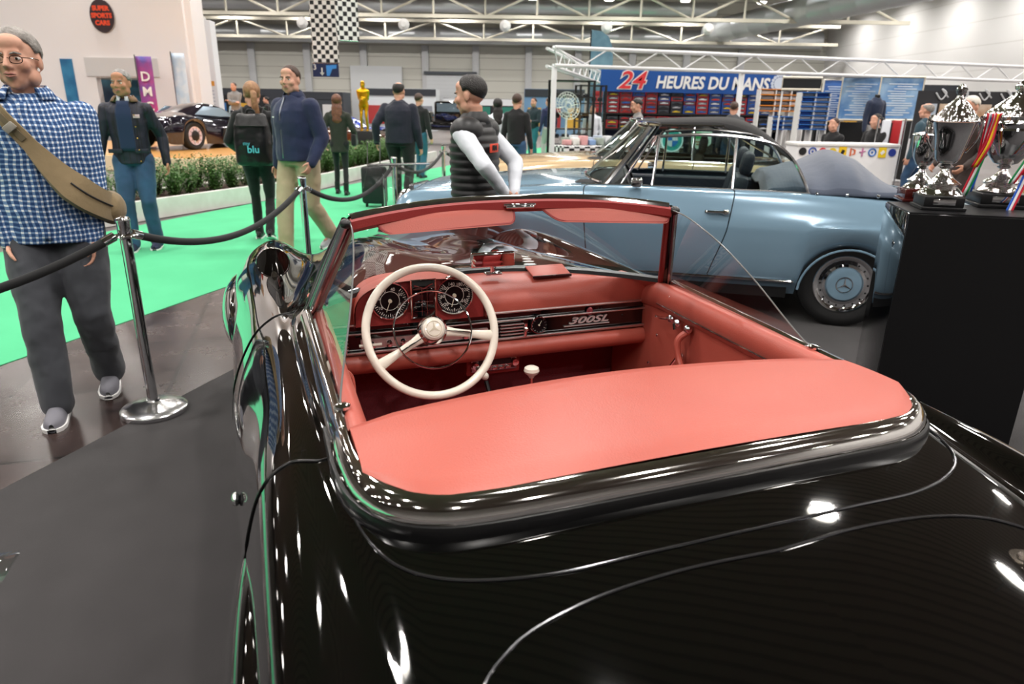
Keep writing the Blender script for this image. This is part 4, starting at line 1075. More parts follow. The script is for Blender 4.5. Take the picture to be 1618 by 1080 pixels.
# ================================================================ people
SKIN = mat('skin_light', 'D9A78F', 0.5, spec=.35, var='CF9880', vscale=14)
SKIN2 = mat('skin_tan', 'C08A6C', 0.5, spec=.35, var='B37D60', vscale=14)
EYEW = mat('eye_white', 'E9E4DF', 0.2); IRIS = mat('iris_dark', '2A2019', 0.1); LIP = mat('lips', 'B06D62', 0.45)
HAIRM = {'grey': mat('hair_grey', 'A09A94', .55, bump=.6, bscale=120, var='77716B', vscale=40), 'white': mat('hair_white', 'DAD4CA', .6, bump=.6, bscale=120), 'black': mat('hair_black', '17120F', .5, bump=.6, bscale=150),
         'brown': mat('hair_brown', '4A3224', .5, bump=.6, bscale=150, var='35231A', vscale=50), 'auburn': mat('hair_auburn', '7A4A30', .5, bump=.5, bscale=120, var='5A3220', vscale=30), 'fair': mat('hair_fair', 'A97E58', .5, bump=.5, bscale=120, var='8A6242', vscale=30),
         'salt': mat('hair_salt', '6E6A66', .55, bump=.6, bscale=120, var='A8A4A0', vscale=50)}
def cloth(name, c, var=None, vs=5, bump=.35, bs=9, rough=.85):
    return mat(name, c, rough, bump=bump, bscale=bs, var=var, vscale=vs, sheen=.15)
_ctex = bpy.data.textures.new('folds', 'CLOUDS'); _ctex.noise_scale = 0.16
_ctex2 = bpy.data.textures.new('fine_folds', 'CLOUDS'); _ctex2.noise_scale = 0.07
def fuse(o, voxel, smooth=4, disp=0.0, fine=0.0):
    r = o.modifiers.new('fuse', 'REMESH'); r.mode = 'VOXEL'; r.voxel_size = voxel; r.use_smooth_shade = True
    if disp:
        d = o.modifiers.new('folds', 'DISPLACE'); d.texture = _ctex; d.strength = disp; d.mid_level = .5
    if fine:
        d = o.modifiers.new('fine_folds', 'DISPLACE'); d.texture = _ctex2; d.strength = fine; d.mid_level = .5
    s = o.modifiers.new('soften', 'SMOOTH'); s.factor = .5; s.iterations = smooth
    return o
def ik(a, c, l1, l2, hint):
    d = c - a; L = d.length
    if L > (l1 + l2) * .995: c = a + d.normalized() * (l1 + l2) * .995; d = c - a; L = d.length
    x = (l1 * l1 - l2 * l2 + L * L) / (2 * L); h = sqrt(max(l1 * l1 - x * x, 0)); u = d.normalized()
    hv = Vector(hint); hv = (hv - u * hv.dot(u)); hv.normalize()
    return a + u * x + hv * h, c
def limb(b, pts, rad, n=12, sub=5):
    q = catmull([tuple(p) + (r,) for p, r in zip(pts, rad)], sub) if False else None
    P, R = [], []
    for i in range(len(pts) - 1):
        for k in range(sub):
            t = k / sub; P.append(Vector(pts[i]).lerp(Vector(pts[i + 1]), t)); R.append(lerp(rad[i], rad[i + 1], t))
    P.append(Vector(pts[-1])); R.append(rad[-1])
    b.tube(P, R, n); b.ball(P[0], R[0], 12, 8); b.ball(P[-1], R[-1], 12, 8)
def hand(b, wrist, d, nrm, sd, s, curl=.5):
    """palm, four bent fingers and a thumb. d: direction of the hand, nrm: palm normal"""
    d = Vector(d).normalized(); nrm = Vector(nrm); nrm = (nrm - d * nrm.dot(d)).normalized(); w = d.cross(nrm) * sd
    R = Matrix((w, d, nrm)).transposed()
    b.ball(wrist + d * .045 * s, (.040 * s, .052 * s, .016 * s), 14, 10, R)
    for k in range(4):
        L = (.070, .080, .076, .060)[k] * s; base = wrist + d * .085 * s + w * (.030 - .020 * k) * s
        p = [base - d * .015 * s, base]; a = curl * .5; cur = base
        for j in range(3):
            dd = d * cos(a) + nrm * sin(a); cur = cur + dd * L / 3 * (1.15 - .12 * j); p.append(cur); a += curl * (.9 + .1 * k)
        b.tube(p, [.0085 * s, .0092 * s, .0088 * s, .008 * s, .0065 * s], 8); b.ball(p[-1], .0066 * s, 8, 6)
    t0 = wrist + d * .025 * s + w * .028 * s
    t1 = t0 + (w * .9 + d * .7 + nrm * .35).normalized() * .032 * s; t2 = t1 + (w * .35 + d * 1.0 + nrm * .45).normalized() * .03 * s; t3 = t2 + (d + nrm * .5).normalized() * .022 * s
    b.tube([t0, t1, t2, t3], [.013 * s, .011 * s, .0098 * s, .0075 * s], 8); b.ball(t3, .0076 * s, 8, 6)
def person(loc, rz, h, label, top, bottom, shoe, skin=SKIN, hair='brown', style='short', feet=((-.10, .06), (.10, -.06)), lift=(0, 0), hands=None, handdir=None, lean=0.0, yaw=0, pitch=0,
           stout=1.0, coat=0.0, voxel=.010, sit=0.0, base=0.0, top_name='jacket', glasses=False, scarf=None, head=True, skirt=0.0, legw=1.12, elbow=None, curl=.5, armw=1.0, detail=True, group=None, boots=False, cat='person', name='person', hemz=.90):
    s = h / 1.78
    root = empty(name, (loc[0], loc[1], base), rz, label, cat, group)
    V = Vector
    pel = V((0, -sit * .25, (.95 - sit) * s)); fw = lean
    def T(z, y=0, x=0):   # torso point with lean (forward), z in unscaled height above ground
        k = (z - .95); return V((x * s, pel.y + (y + k * sin(fw)) * s, (.95 - sit + k * cos(fw)) * s))
    neck = T(1.50); hc = T(1.626, .028)
    sh = {sd: T(1.392, 0, sd * .174 * (1 + (stout - 1) * .5)) for sd in (-1, 1)}
    hip = {sd: T(.91, 0, sd * .085 * stout) for sd in (-1, 1)}
    ank, knee = {}, {}
    for i, sd in ((0, -1), (1, 1)):
        a = V((feet[i][0], feet[i][1], (.085 + lift[i]) * s)); k, a2 = ik(hip[sd], a, .43 * s, .42 * s, (0, 1, 0)); ank[sd] = a; knee[sd] = k
    hands = hands or ((-.27, .06, .80), (.27, .06, .80)); wr, el = {}, {}
    for i, sd in ((0, -1), (1, 1)):
        w_ = V(hands[i]) * s + V((0, pel.y if sit else 0, -sit * s)); e, w2 = ik(sh[sd], w_, .29 * s, .26 * s, (elbow[i] if elbow else (sd * .5, -1, -.1))); el[sd] = e; wr[sd] = w2
    Rh = Matrix.Rotation(radians(yaw), 3, 'Z') @ Matrix.Rotation(radians(pitch), 3, 'X')
    def Hd(x, y, z): return hc + Rh @ V((x * s * 1.05, y * s * 1.05, z * s * 1.05))
    # body
    b = MB()
    for z0, z1, w0, w1, d0, d1 in ((.90, 1.08, .13, .125, .085, .09), (1.08, 1.25, .13, .15, .10, .11), (1.25, 1.40, .15, .15, .11, .095), (1.40, 1.46, .15, .10, .095, .07)):
        b.tube([T(z0), T(z1)], [(w0 * s * stout, d0 * s * stout), (w1 * s * stout, d1 * s * stout)], 16, up=(0, 1, 0))
    b.ball(T(.95), (.125 * s, .085 * s, .10 * s)); b.ball(T(1.38), (.165 * s, .10 * s, .09 * s))
    b.tube([T(1.42, -.01), T(1.50, .0), hc + Rh @ V((0, -.02 * s, -.06 * s))], [.066 * s, .056 * s, .055 * s], 16)
    for sd in (-1, 1):
        limb(b, [hip[sd], knee[sd], knee[sd].lerp(ank[sd], .3), ank[sd]], [.064 * s, .042 * s, .042 * s, .030 * s])
        limb(b, [sh[sd], el[sd], wr[sd]], [.055 * s, .040 * s, .026 * s])
        hd = (V(handdir[0 if sd < 0 else 1]) if handdir else (wr[sd] - el[sd])).normalized()
        hand(b, wr[sd], hd, (-sd * .9, .3, 0.01), (1 if sd > 0 else -1) * (1), s, curl)
        b.ball(ank[sd] + V((0, .045 * s, -.055 * s)), (.028 * s, .08 * s, .018 * s))
    if head:
        E = lambda c, r, **k: b.ball(Hd(*c), tuple(v * s * 1.05 for v in r), 18, 12, Rh)
        E((0, -.012, .035), (.077, .096, .088)); E((0, .022, -.012), (.066, .076, .095)); E((0, .045, -.068), (.046, .045, .042)); E((0, .070, -.094), (.021, .018, .017))
        E((0, .083, .034), (.050, .014, .012)); E((0, .060, .065), (.055, .035, .04))
        for sd in (-1, 1):
            E((sd * .044, .062, -.018), (.024, .028, .026)); E((sd * .078, -.008, -.004), (.009, .019, .031)); E((sd * .052, .01, -.06), (.022, .045, .034))
        b.tube([Hd(0, .094, .026), Hd(0, .108, .0), Hd(0, .116, -.020), Hd(0, .103, -.030)], [.008 * s, .010 * s, .0145 * s, .010 * s], 10)
        E((-.012, .100, -.026), (.009, .010, .008)); E((.012, .100, -.026), (.009, .010, .008)); E((0, .094, -.055), (.024, .012, .015))
    body = fuse(b.build('body', skin, root), min(voxel, .0095) if head else .014, 3)
    if head and detail:
        for sd in (-1, 1):
            b = MB(); b.ball(Hd(sd * .032, .0815, .008), (.0145 * s, .009 * s, .0075 * s), 12, 8, Rh); ey = b.build('eye', EYEW, root)
            b = MB(); b.ball(Hd(sd * .032, .0888, .008), (.0058 * s, .003 * s, .0058 * s), 10, 6, Rh); b.build('iris', IRIS, ey)
            b = MB()
            b.tube([Hd(sd * .014, .098, .026), Hd(sd * .032, .099, .031), Hd(sd * .052, .086, .026)], [.003 * s, .0045 * s, .003 * s], 6)
            b.build('eyebrow', HAIRM[hair], root)
        b = MB(); b.tube([Hd(-.024, .098, -.052), Hd(-.01, .106, -.049), Hd(0, .107, -.0505), Hd(.01, .106, -.049), Hd(.024, .098, -.052)], [.001 * s, .0042 * s, .0035 * s, .0042 * s, .001 * s], 6)
        b.tube([Hd(-.02, .100, -.058), Hd(0, .106, -.061), Hd(.02, .100, -.058)], [.001 * s, .0055 * s, .001 * s], 6); b.build('lips', LIP, root)
        if glasses:
            b = MB()
            for sd in (-1, 1):
                b.tube([Hd(sd * .034 + .024 * cos(a), .104 - .004 * abs(cos(a)), .004 + .015 * math.copysign(abs(sin(a)) ** .7, sin(a))) for a in frange(0, 2 * pi - .3, .3)], .0017 * s, 6, closed=True)
                b.tube([Hd(sd * .058, .100, .012), Hd(sd * .078, .05, .012), Hd(sd * .080, -.02, .006)], .0018 * s, 6)
            b.tube([Hd(-.010, .107, .010), Hd(.010, .107, .010)], .0016 * s, 6); b.build('glasses_frame', IRIS, root)
            b = MB()
            for sd in (-1, 1): b.add([Hd(sd * .034 + .023 * cos(a), .103, .004 + .014 * sin(a)) for a in frange(0, 2 * pi - .3, .3)], [tuple(range(len(frange(0, 2 * pi - .3, .3))))])
            b.build('glasses_lens', CLEAR, root)
    if head and style:
        b = MB(); rows = []
        nA = 36
        for i in range(nA):
            az = 2 * pi * i / nA; fr = cos(az)      # 1 = front
            if style in ('short', 'quiff', 'bald'): lo = lerp(-.45, .62, (fr + 1) / 2) if fr > -.2 else lerp(-.62, -.16, (fr + 1) / .8)
            else: lo = lerp(-.75, .62, (fr + 1) / 2) if fr > .1 else -.75 + .0 * fr
            if style in ('short', 'quiff') and .0 < fr < .55: lo = min(lo, .0 if fr < .35 else lo)
            hi = pi / 2
            if style == 'bald': hi = lerp(.62, .78, (1 - fr) / 2) if fr < .6 else lo + .12
            row = []
            for k in range(9):
                e = lerp(lo, hi, k / 8)
                f = 1.015 + .035 * sin(k / 8 * pi * .5) + (.012 * sin(az * 13 + k) if k else -.03)
                if style == 'quiff' and fr > .2: f += .07 * sin(k / 8 * pi) * fr
                if style in ('long', 'pony'): f += .03
                x, y, z = .079 * f * cos(e) * sin(az), -.012 + (.098 * f * cos(e) * fr + (.0 if fr < 0 else -.004)), .035 + .092 * f * sin(e)
                if e < 0 and fr < .3: y += .012 * (-e); x *= 1 - .1 * (-e)
                row.append(Hd(x, y, z))
            rows.append(row)
        b.grid(rows, closeu=True); b.build('hair', HAIRM[hair], root, solid=.008 * s, angle=80)
        if style == 'pony':
            b = MB(); P = [Hd(0, -.10, .03), Hd(0, -.145, .01), Hd(.0, -.16, -.07), Hd(.01, -.15, -.17), Hd(.03, -.14, -.27)]
            b.tube(catmull(P, 4), [.018 * s] + [.030 * s] * 3 + [.036 * s] * 5 + [.038 * s] * 4 + [.034 * s, .028 * s, .018 * s, .008 * s], 14, sy=.7); fuse(b.build('ponytail', HAIRM[hair], root), .008, 2, fine=.012)
        if style == 'long':
            b = MB()
            b.tube(catmull([Hd(0, -.03, .02), Hd(0, -.06, -.08), Hd(0, -.085, -.18), Hd(0, -.10, -.30), Hd(0, -.095, -.40)], 4), [(r * s, r * .55 * s) for r in [.085] * 4 + [.095] * 6 + [.09] * 3 + [.075, .06, .045, .03][:4]], 18, up=(0, 1, 0)); fuse(b.build('long_hair', HAIRM[hair], root), .011, 2, fine=.016)
    # trousers
    b = MB(); o = .016
    b.tube([T(.86), T(.93), T(1.02)], [((.158 * stout) * s, (.115 * stout) * s), ((.165 * stout) * s, (.122 * stout) * s), ((.150 * stout) * s, (.112 * stout) * s)], 18, up=(0, 1, 0))
    for sd in (-1, 1):
        kn, an = knee[sd], ank[sd]; lw = legw
        limb(b, [hip[sd], hip[sd].lerp(kn, .5), kn, kn.lerp(an, .45), an + V((0, 0, -.015 * s))], [.102 * s * (stout * .5 + .5) , .086 * s * lw, .066 * s * lw, .063 * s * lw, (.060 * lw) * s], 16)
    fuse(b.build('trousers', bottom, root), max(voxel, .012), 4, disp=.014, fine=.012 if legw > .85 else .004)
    # shoes
    for sd in (-1, 1):
        a = ank[sd]; i = 0 if sd < 0 else 1
        tilt = Matrix.Rotation(-min(lift[i] * 5, .8), 3, 'X') if lift[i] else Matrix.Identity(3)
        b = MB(); rows = []
        for k, (yy, w_, zt) in enumerate([(-.085, .012, .03), (-.075, .03, .075), (-.03, .038, .095), (.03, .040, .085), (.09, .046, .060), (.14, .048, .05), (.175, .038, .042), (.195, .012, .03)]):
            row = []
            for q in range(14):
                t = 2 * pi * q / 14; c, sn = cos(t), sin(t)
                zz = -.083 + (.0 if sn < 0 else zt * sn ** .7) + .012
                if sn < 0: zz = -.083
                row.append(a + tilt @ V((c * w_ * s, yy * s, zz * s)))
            rows.append(row)
        b.grid(rows, closev=True)
        so = b.build('shoe', shoe, root, sub=1)
        if boots:
            b = MB(); b.tube([a + V((0, -.01, .0)), a + V((0, -.005, .14 * s))], [.046 * s, .048 * s], 12); b.build('boot_shaft', shoe, so)
        elif detail and voxel < .011:
            b = MB(); rows = []
            for k, (yy, w_) in enumerate([(-.09, .02), (-.078, .036), (-.03, .042), (.03, .044), (.09, .05), (.14, .052), (.178, .041), (.2, .018)]):
                rows.append([a + tilt @ V((x * w_ * s, yy * s, z * s)) for x, z in ((-1, -.085), (-1.02, -.066), (1.02, -.066), (1, -.085))])
            b.grid(rows, closev=True); b.build('sole', WHITE, so)
    # top garment
    b = MB(); hz = hemz - coat; wv = 1.0 + coat * .35
    prof = [(hz, .168 * wv, .128 * wv), (.98, .165, .128), (1.10, .160, .128), (1.25, .172, .132), (1.36, .176, .122), (1.42, .150, .100), (1.47, .085, .078), (1.495, .070, .070)]
    P = [T(max(z, .9) if False else z) for z, _, _ in prof]; R = [(w_ * s * stout, d_ * s * (stout ** 1.5)) for _, w_, d_ in prof]
    b.tube(P, R, 22, up=(0, 1, 0)); b.ball(T(1.375), (.195 * s * (1 + (stout - 1) * .6), .115 * s, .085 * s)); b.tube([T(1.395, 0, -.15), T(1.47, -.01, -.05), T(1.47, -.01, .05), T(1.395, 0, .15)], [.05 * s, .055 * s, .055 * s, .05 * s], 12)
    for sd in (-1, 1):
        limb(b, [sh[sd], sh[sd].lerp(el[sd], .5), el[sd], el[sd].lerp(wr[sd], .5), wr[sd] + (wr[sd] - el[sd]).normalized() * .005], [.070 * s * armw, .064 * s * armw, .055 * s * armw, .049 * s * armw, .041 * s * armw], 14)
    fuse(b.build(top_name, top, root), max(voxel, .011), 4, disp=.016, fine=.010)
    root['_dummy'] = 0; del root['_dummy']
    return dict(root=root, T=T, Hd=Hd, el=el, wr=wr, sh=sh, s=s, ank=ank, knee=knee, hc=hc, Rh=Rh, stout=stout)
def collar(p, m, r=.074, z=1.49, hh=.035, name='collar', gap=.9):
    s = p['s']; b = MB(); rows = []
    for i in range(25):
        a = pi / 2 + gap / 2 + (2 * pi - gap) * i / 24
        rows.append([p['T'](z - .02 + .0, r * 1.12 * sin(a), r * 1.2 * cos(a)), p['T'](z + hh * .5, r * sin(a), r * cos(a)), p['T'](z + hh + (.01 if sin(a) < 0 else 0), r * .98 * sin(a), r * .98 * cos(a)), p['T'](z + hh * .6, r * 1.2 * sin(a), r * 1.2 * cos(a)), p['T'](z - .015, r * 1.42 * sin(a), r * 1.45 * cos(a))])
    b.grid(rows); return b.build(name, m, p['root'], solid=.004)

# checked cloth
def check_mat():
    m = mat('blue_white_check', '2F5487', 0.85, bump=.3, bscale=9); nt = m.node_tree; B = nt.nodes['Principled BSDF']
    tc = nt.nodes.new('ShaderNodeTexCoord'); sp = nt.nodes.new('ShaderNodeSeparateXYZ'); nt.links.new(tc.outputs['Object'], sp.inputs[0])
    ns = nt.nodes.new('ShaderNodeTexNoise'); ns.inputs['Scale'].default_value = 6; nt.links.new(tc.outputs['Object'], ns.inputs['Vector'])
    def band(src, sc):
        ad = nt.nodes.new('ShaderNodeMath'); ad.operation = 'MULTIPLY_ADD'; ad.inputs[1].default_value = .035; nt.links.new(ns.outputs['Fac'], ad.inputs[0]); nt.links.new(src, ad.inputs[2])
        ml = nt.nodes.new('ShaderNodeMath'); ml.operation = 'MULTIPLY'; ml.inputs[1].default_value = sc; nt.links.new(ad.outputs[0], ml.inputs[0])
        fr = nt.nodes.new('ShaderNodeMath'); fr.operation = 'FRACT'; nt.links.new(ml.outputs[0], fr.inputs[0])
        g = nt.nodes.new('ShaderNodeMath'); g.operation = 'GREATER_THAN'; g.inputs[1].default_value = .62; nt.links.new(fr.outputs[0], g.inputs[0]); return g.outputs[0]
    ya = nt.nodes.new('ShaderNodeMath'); ya.operation = 'MULTIPLY_ADD'; ya.inputs[1].default_value = .6; nt.links.new(sp.outputs['Y'], ya.inputs[0]); nt.links.new(sp.outputs['X'], ya.inputs[2])
    a, c = band(ya.outputs[0], 42), band(sp.outputs['Z'], 42)
    s_ = nt.nodes.new('ShaderNodeMath'); s_.operation = 'ADD'; nt.links.new(a, s_.inputs[0]); nt.links.new(c, s_.inputs[1])
    r = nt.nodes.new('ShaderNodeValToRGB'); r.color_ramp.interpolation = 'CONSTANT'
    e = r.color_ramp.elements; e[0].color = lin('1F4376'); e[1].position = .25; e[1].color = lin('6F8DB6'); q = e.new(.75); q.color = lin('EDF1F6')
    hf = nt.nodes.new('ShaderNodeMath'); hf.operation = 'MULTIPLY'; hf.inputs[1].default_value = .5; nt.links.new(s_.outputs[0], hf.inputs[0]); nt.links.new(hf.outputs[0], r.inputs[0]); nt.links.new(r.outputs[0], B.inputs['Base Color'])
    return m
CHECK = check_mat()
GREYJ = cloth('grey_jeans', '45474D'); JEANS = cloth('blue_jeans', '24405F', '34597F', 3); JEANS2 = cloth('teal_blue_jeans', '1F5A70'); KHAKI = cloth('khaki_cotton', 'B5A688', 'A89878', 3)
BLKC = cloth('black_cloth', '131316'); NAVY = cloth('navy_cloth', '17213F', '1B274A', 4); NAVYK = cloth('dark_navy_knit', '14182A'); WHITEC = cloth('white_cotton', 'E6EAF2'); OLIVE = cloth('dark_olive_coat', '25291F'); GREYK = cloth('grey_knit', '8A8886')
YEL = cloth('yellow_jacket', 'F0B414'); TEALC = cloth('teal_jacket', '2F4A57'); BROWNC = cloth('dark_brown_coat', '362B28'); PUR = cloth('navy_purple_jacket', '232850'); LBLUE = cloth('light_blue_jacket', 'A9C6D6')
SHOEG = mat('grey_canvas_shoe', '77767E', .8); SHOEB = mat('black_shoe', '111114', .4); SHOEN = mat('navy_trainer', '1B2440', .7)
TANB = cloth('tan_canvas', '8D7A5A', '7F6D4F', 6, bump=.3, bs=30)
# ---- man in the checked shirt, far left
P = person((-2.27, 3.36), radians(203), 1.84, 'man with glasses in blue checked shirt and tan sling bag, hands in pockets', CHECK, GREYJ, SHOEG, hair='grey', style='quiff', feet=((-.10, -.14), (.10, .19)), lift=(.04, 0), legw=1.28,
           hands=((-.165, .075, .85), (.165, .075, .85)), yaw=-12, stout=1.2, voxel=.0065, glasses=True, top_name='checked_shirt', coat=.06, elbow=((-1, -.7, 0), (1, -.7, 0)), armw=1.12)
collar(P, CHECK, .082, 1.485, .035, gap=1.2)
T = P['T']
b = MB(); rows = []
# sling bag strap across the chest and its pouch
path = catmull([T(1.49, -.06, .12), T(1.47, .07, .12), T(1.40, .155, .075), T(1.28, .178, -.01), T(1.16, .182, -.09), T(1.07, .165, -.16), T(1.0, .09, -.23), T(.98, -.03, -.24)], 5)
def ribbon3(b, pts, w, thick, nrm_from):
    rows = []
    for i, p in enumerate(pts):
        d = (pts[min(i + 1, len(pts) - 1)] - pts[max(i - 1, 0)]).normalized(); n_ = (p - nrm_from(p)).normalized(); s_ = d.cross(n_).normalized(); ww = w[i] if isinstance(w, list) else w; tt = thick[i] if isinstance(thick, list) else thick
        rows.append([p - s_ * ww, p - s_ * ww * .96 + n_ * tt * .8, p + n_ * tt, p + s_ * ww * .96 + n_ * tt * .8, p + s_ * ww, p - n_ * .01])
    b.grid(rows, closev=True)
ax = lambda p: V3(0, P['T'](1.2).y, p.z)
def V3(x, y, z): return Vector((x, y, z))
n = len(path); W_ = [.034 if i < n * .42 else lerp(.034, .072, min(1, (i - n * .42) / (n * .22))) for i in range(n)]; TH = [.008 if i < n * .42 else lerp(.012, .045, min(1, (i - n * .42) / (n * .25))) for i in range(n)]
bag = empty('sling_bag', (0, 0, 0)); bag.parent = P['root']
ribbon3(b, path, W_, TH, ax); b.build('bag_pouch', TANB, bag)
b = MB(); ribbon3(b, [p + (p - ax(p)).normalized() * .010 for p in path[:15]], .014, .004, ax); b.build('bag_webbing', cloth('olive_webbing', '6B5F48'), bag)
q = path[12]; nq = (q - ax(q)).normalized(); b = MB(); b.box(q + nq * .026, (.05, .014, .034), R=Matrix.Rotation(radians(40), 3, 'Y'), bev=.004); b.build('bag_buckle', mat('buckle_grey', '9A958A', .4), bag)
b = MB(); b.tube([path[i] + (path[i] - ax(path[i])).normalized() * (TH[i] + .003) for i in range(22, 32)], .004, 6); b.build('bag_zip', BLACK, bag)
b = MB(); b.ball(T(.98, .01, -.255), (.07, .11, .085)); fuse(b.build('bag_side_pocket', TANB, bag), .012, 3, fine=.01)
b = MB(); rows = []
for zz in frange(.86, 1.46, .03): rows.append([T(zz, (.132 if zz < 1.3 else lerp(.135, .10, (zz - 1.3) / .16)) * 1.17 ** 1.5, x) for x in (-.016, .016)])
b.grid(rows); b.build('shirt_placket', CHECK, P['root'], solid=.006)
# ---- grey-haired man in the quilted jacket
QUILT = brick_mat('navy_quilting', '1C1E30', '191B2C', '0C0D16', 1.0, .6, .06, .06, .004)
P = person((-4.02, 7.42), radians(196), 1.84, 'smiling grey-haired man in navy quilted jacket and blue jeans', QUILT, JEANS, SHOEN, hair='salt', style='short', skin=SKIN2, feet=((-.11, .02), (.10, .13)), lift=(0, .0),
           hands=((-.30, -.03, .88), (.30, .10, .86)), yaw=-12, stout=1.06, voxel=.009, coat=.03)
T = P['T']; b = MB(); rows = []
for zz in frange(1.0, 1.47, .04): rows.append([T(zz, .143 if zz < 1.34 else lerp(.143, .095, (zz - 1.34) / .13), x * (.07 if zz < 1.40 else .055)) for x in frange(-1, 1, .25)])
b.grid(rows); b.build('navy_jumper', cloth('navy_jumper', '14294A'), P['root'], solid=.012)
collar(P, cloth('tan_corduroy', '7A5E42'), .088, 1.48, .035, gap=1.3); collar(P, WHITEC, .066, 1.485, .03, 'shirt_collar', gap=.5)
b = MB(); b.box(T(1.33, .146, -.115), (.062, .006, .035), bev=.002); b.build('chest_badge', mat('badge_white_red', 'D9B7BE', .6), P['root'])
for k in range(5):
    b = MB(); b.ball(T(1.34 - .11 * k, .157, -.098), .008, 8, 6); b.build('brass_button', mat('brass_button_metal', 'B08A45', .3, .9), P['root'])
for sd in (-1, 1):
    b = MB(); b.box(T(1.0, .148, sd * .12), (.13, .012, .04), bev=.004); b.build('pocket_flap', QUILT, P['root'])
# ---- woman with ponytail and backpack
P = person((-2.90, 7.95), radians(12), 1.76, 'woman with fair ponytail and black backpack walking away in black clothes', BLKC, BLKC, SHOEB, hair='fair', style='pony', feet=((-.09, .16), (.08, -.18)), lift=(0, .06), yaw=14,
           hands=((-.24, .22, 1.02), (.26, .22, 1.0)), voxel=.009, legw=.86, stout=1.02)
T = P['T']; bp = empty('backpack', (0, 0, 0)); bp.parent = P['root']
b = MB(); rows = []
for z, w_, d_ in ((.88, .18, .10), (.92, .20, .13), (1.10, .205, .14), (1.30, .19, .12), (1.41, .155, .08), (1.43, .13, .05)):
    rows.append([T(z, -.20 + d_ * sin(a) * .9, w_ * math.copysign(abs(cos(a)) ** .6, cos(a))) for a in frange(0, 2 * pi - .35, .35)])
b.grid(rows, closev=True); b.add(rows[0], [tuple(range(len(rows[0])))]); b.add(rows[-1], [tuple(range(len(rows[0])))]); fuse(b.build('bag_body', mat('black_waxed_bag', '141416', .35, bump=.3, bscale=10), bp), .012, 3, fine=.015)
b = MB(); b.tube(catmull([T(1.38, -.20, -.05), T(1.46, -.21, -.03), T(1.46, -.21, .03), T(1.38, -.20, .05)], 5), .012, 8); b.build('top_handle', BLACK, bp)
b = MB()
b.box(T(1.30, -.31, 0), (.30, .03, .012), bev=.004); b.build('bag_flap_fold', BLACK, bp)
for sd in (-1, 1):
    b = MB(); b.tube(catmull([T(1.36, -.14, sd * .09), T(1.49, -.04, sd * .11), T(1.42, .10, sd * .13), T(1.2, .12, sd * .15), T(1.05, -.05, sd * .18)], 5), .016, 8, sy=.5); b.build('shoulder_strap', BLACK, bp)
BLUT = mat('aqua_print', '5FC7D6', .5)
ro = P['root']
text_mesh('blu', .105, frame(tuple(T(1.055, -.345, .01)), (1, 0, 0), (0, 0, 1)), 'bag_logo', BLUT, bp, ext=.002, bold=.002)
text_mesh('my', .06, frame(tuple(T(1.12, -.345, -.055)), (1, 0, 0), (0, 0, 1)), 'bag_logo', BLUT, bp, ext=.002, bold=.0)
# ---- man in navy jacket and khaki trousers
P = person((-2.25, 7.35), radians(150), 1.90, 'brown-haired man in navy zip jacket and khaki trousers walking left', NAVY, KHAKI, mat('grey_trainer', 'A9A9AE', .7), hair='brown', style='short', feet=((-.09, -.30), (.09, .20)), lift=(.07, 0),
           hands=((-.27, .10, .90), (.29, .02, .82)), yaw=18, stout=1.34, voxel=.009, armw=1.25, legw=1.3)
collar(P, NAVY, .078, 1.485, .045, gap=.8); T = P['T']
b = MB(); rows = [[T(zz, .198 if zz < 1.34 else lerp(.198, .115, (zz - 1.34) / .15), x) for x in (-.008, .008)] for zz in frange(.93, 1.48, .05)]
b.grid(rows); b.build('zip', mat('zip_silver', '8A8F9A', .3, .8), P['root'], solid=.004)
b = MB(); b.box(T(1.30, .176, .10), (.045, .012, .012), bev=.002); b.build('chest_logo', WHITE, P['root'])
# ---- man in black gilet
VEST = mat('black_padded_nylon', '121214', 0.45, sheen=.1)
P = person((-.27, 4.76), radians(66), 1.73, 'dark-haired man in black padded gilet and white shirt, hands clasped behind', WHITEC, BLKC, SHOEB, hair='black', style='quiff', skin=SKIN, hands=((-.06, -.25, 1.02), (.10, -.26, 1.0)), handdir=((.6, -.3, -.6), (-.6, -.3, -.7)), elbow=((-1, -.5, 0), (1, -.5, 0)),
           voxel=.0075, stout=1.06, pitch=-6, top_name='white_shirt', feet=((-.12, 0), (.12, .03)), armw=1.0)
T = P['T']; b = MB(); rows = []
zs = frange(.86, 1.475, .0075)
for z in zs:
    k = (z - .86) / .58; puff = .010 * abs(sin((z - .86) / .052 * pi)) 
    w_ = lerp(.170, .205, k) if z < 1.37 else lerp(.205, .085, ((z - 1.37) / .105) ** 1.6); d_ = lerp(.150, .158, k) if z < 1.3 else lerp(.156, .095, (z - 1.3) / .175)
    rows.append([T(z, (d_ + puff) * sin(a), (w_ * 1.05 + puff) * cos(a)) for a in frange(0, 2 * pi - .2, .2)])
b.grid(rows, closev=True)
for sd in (-1, 1): b.ball(T(1.41, -.005, sd * .125), (.112, .11, .088), 18, 12)
b.build('padded_gilet', VEST, P['root'])
collar(P, VEST, .080, 1.465, .055, gap=.35)
# rust badge with lettering on the back of the shoulder
LG = mat('orange_patch', 'E0452A', .5)
pc = T(1.30, -.172, -.05); b = MB(); b.box(pc, (.12, .006, .055), bev=.002); pt = b.build('back_patch', LG, P['root'])
text_mesh('RM', .045, frame((pc.x, pc.y - .005, pc.z), (1, 0, 0), (0, 0, 1)), 'patch_letters', BLACK, pt, ext=.001, bold=.002, sx=1.1)
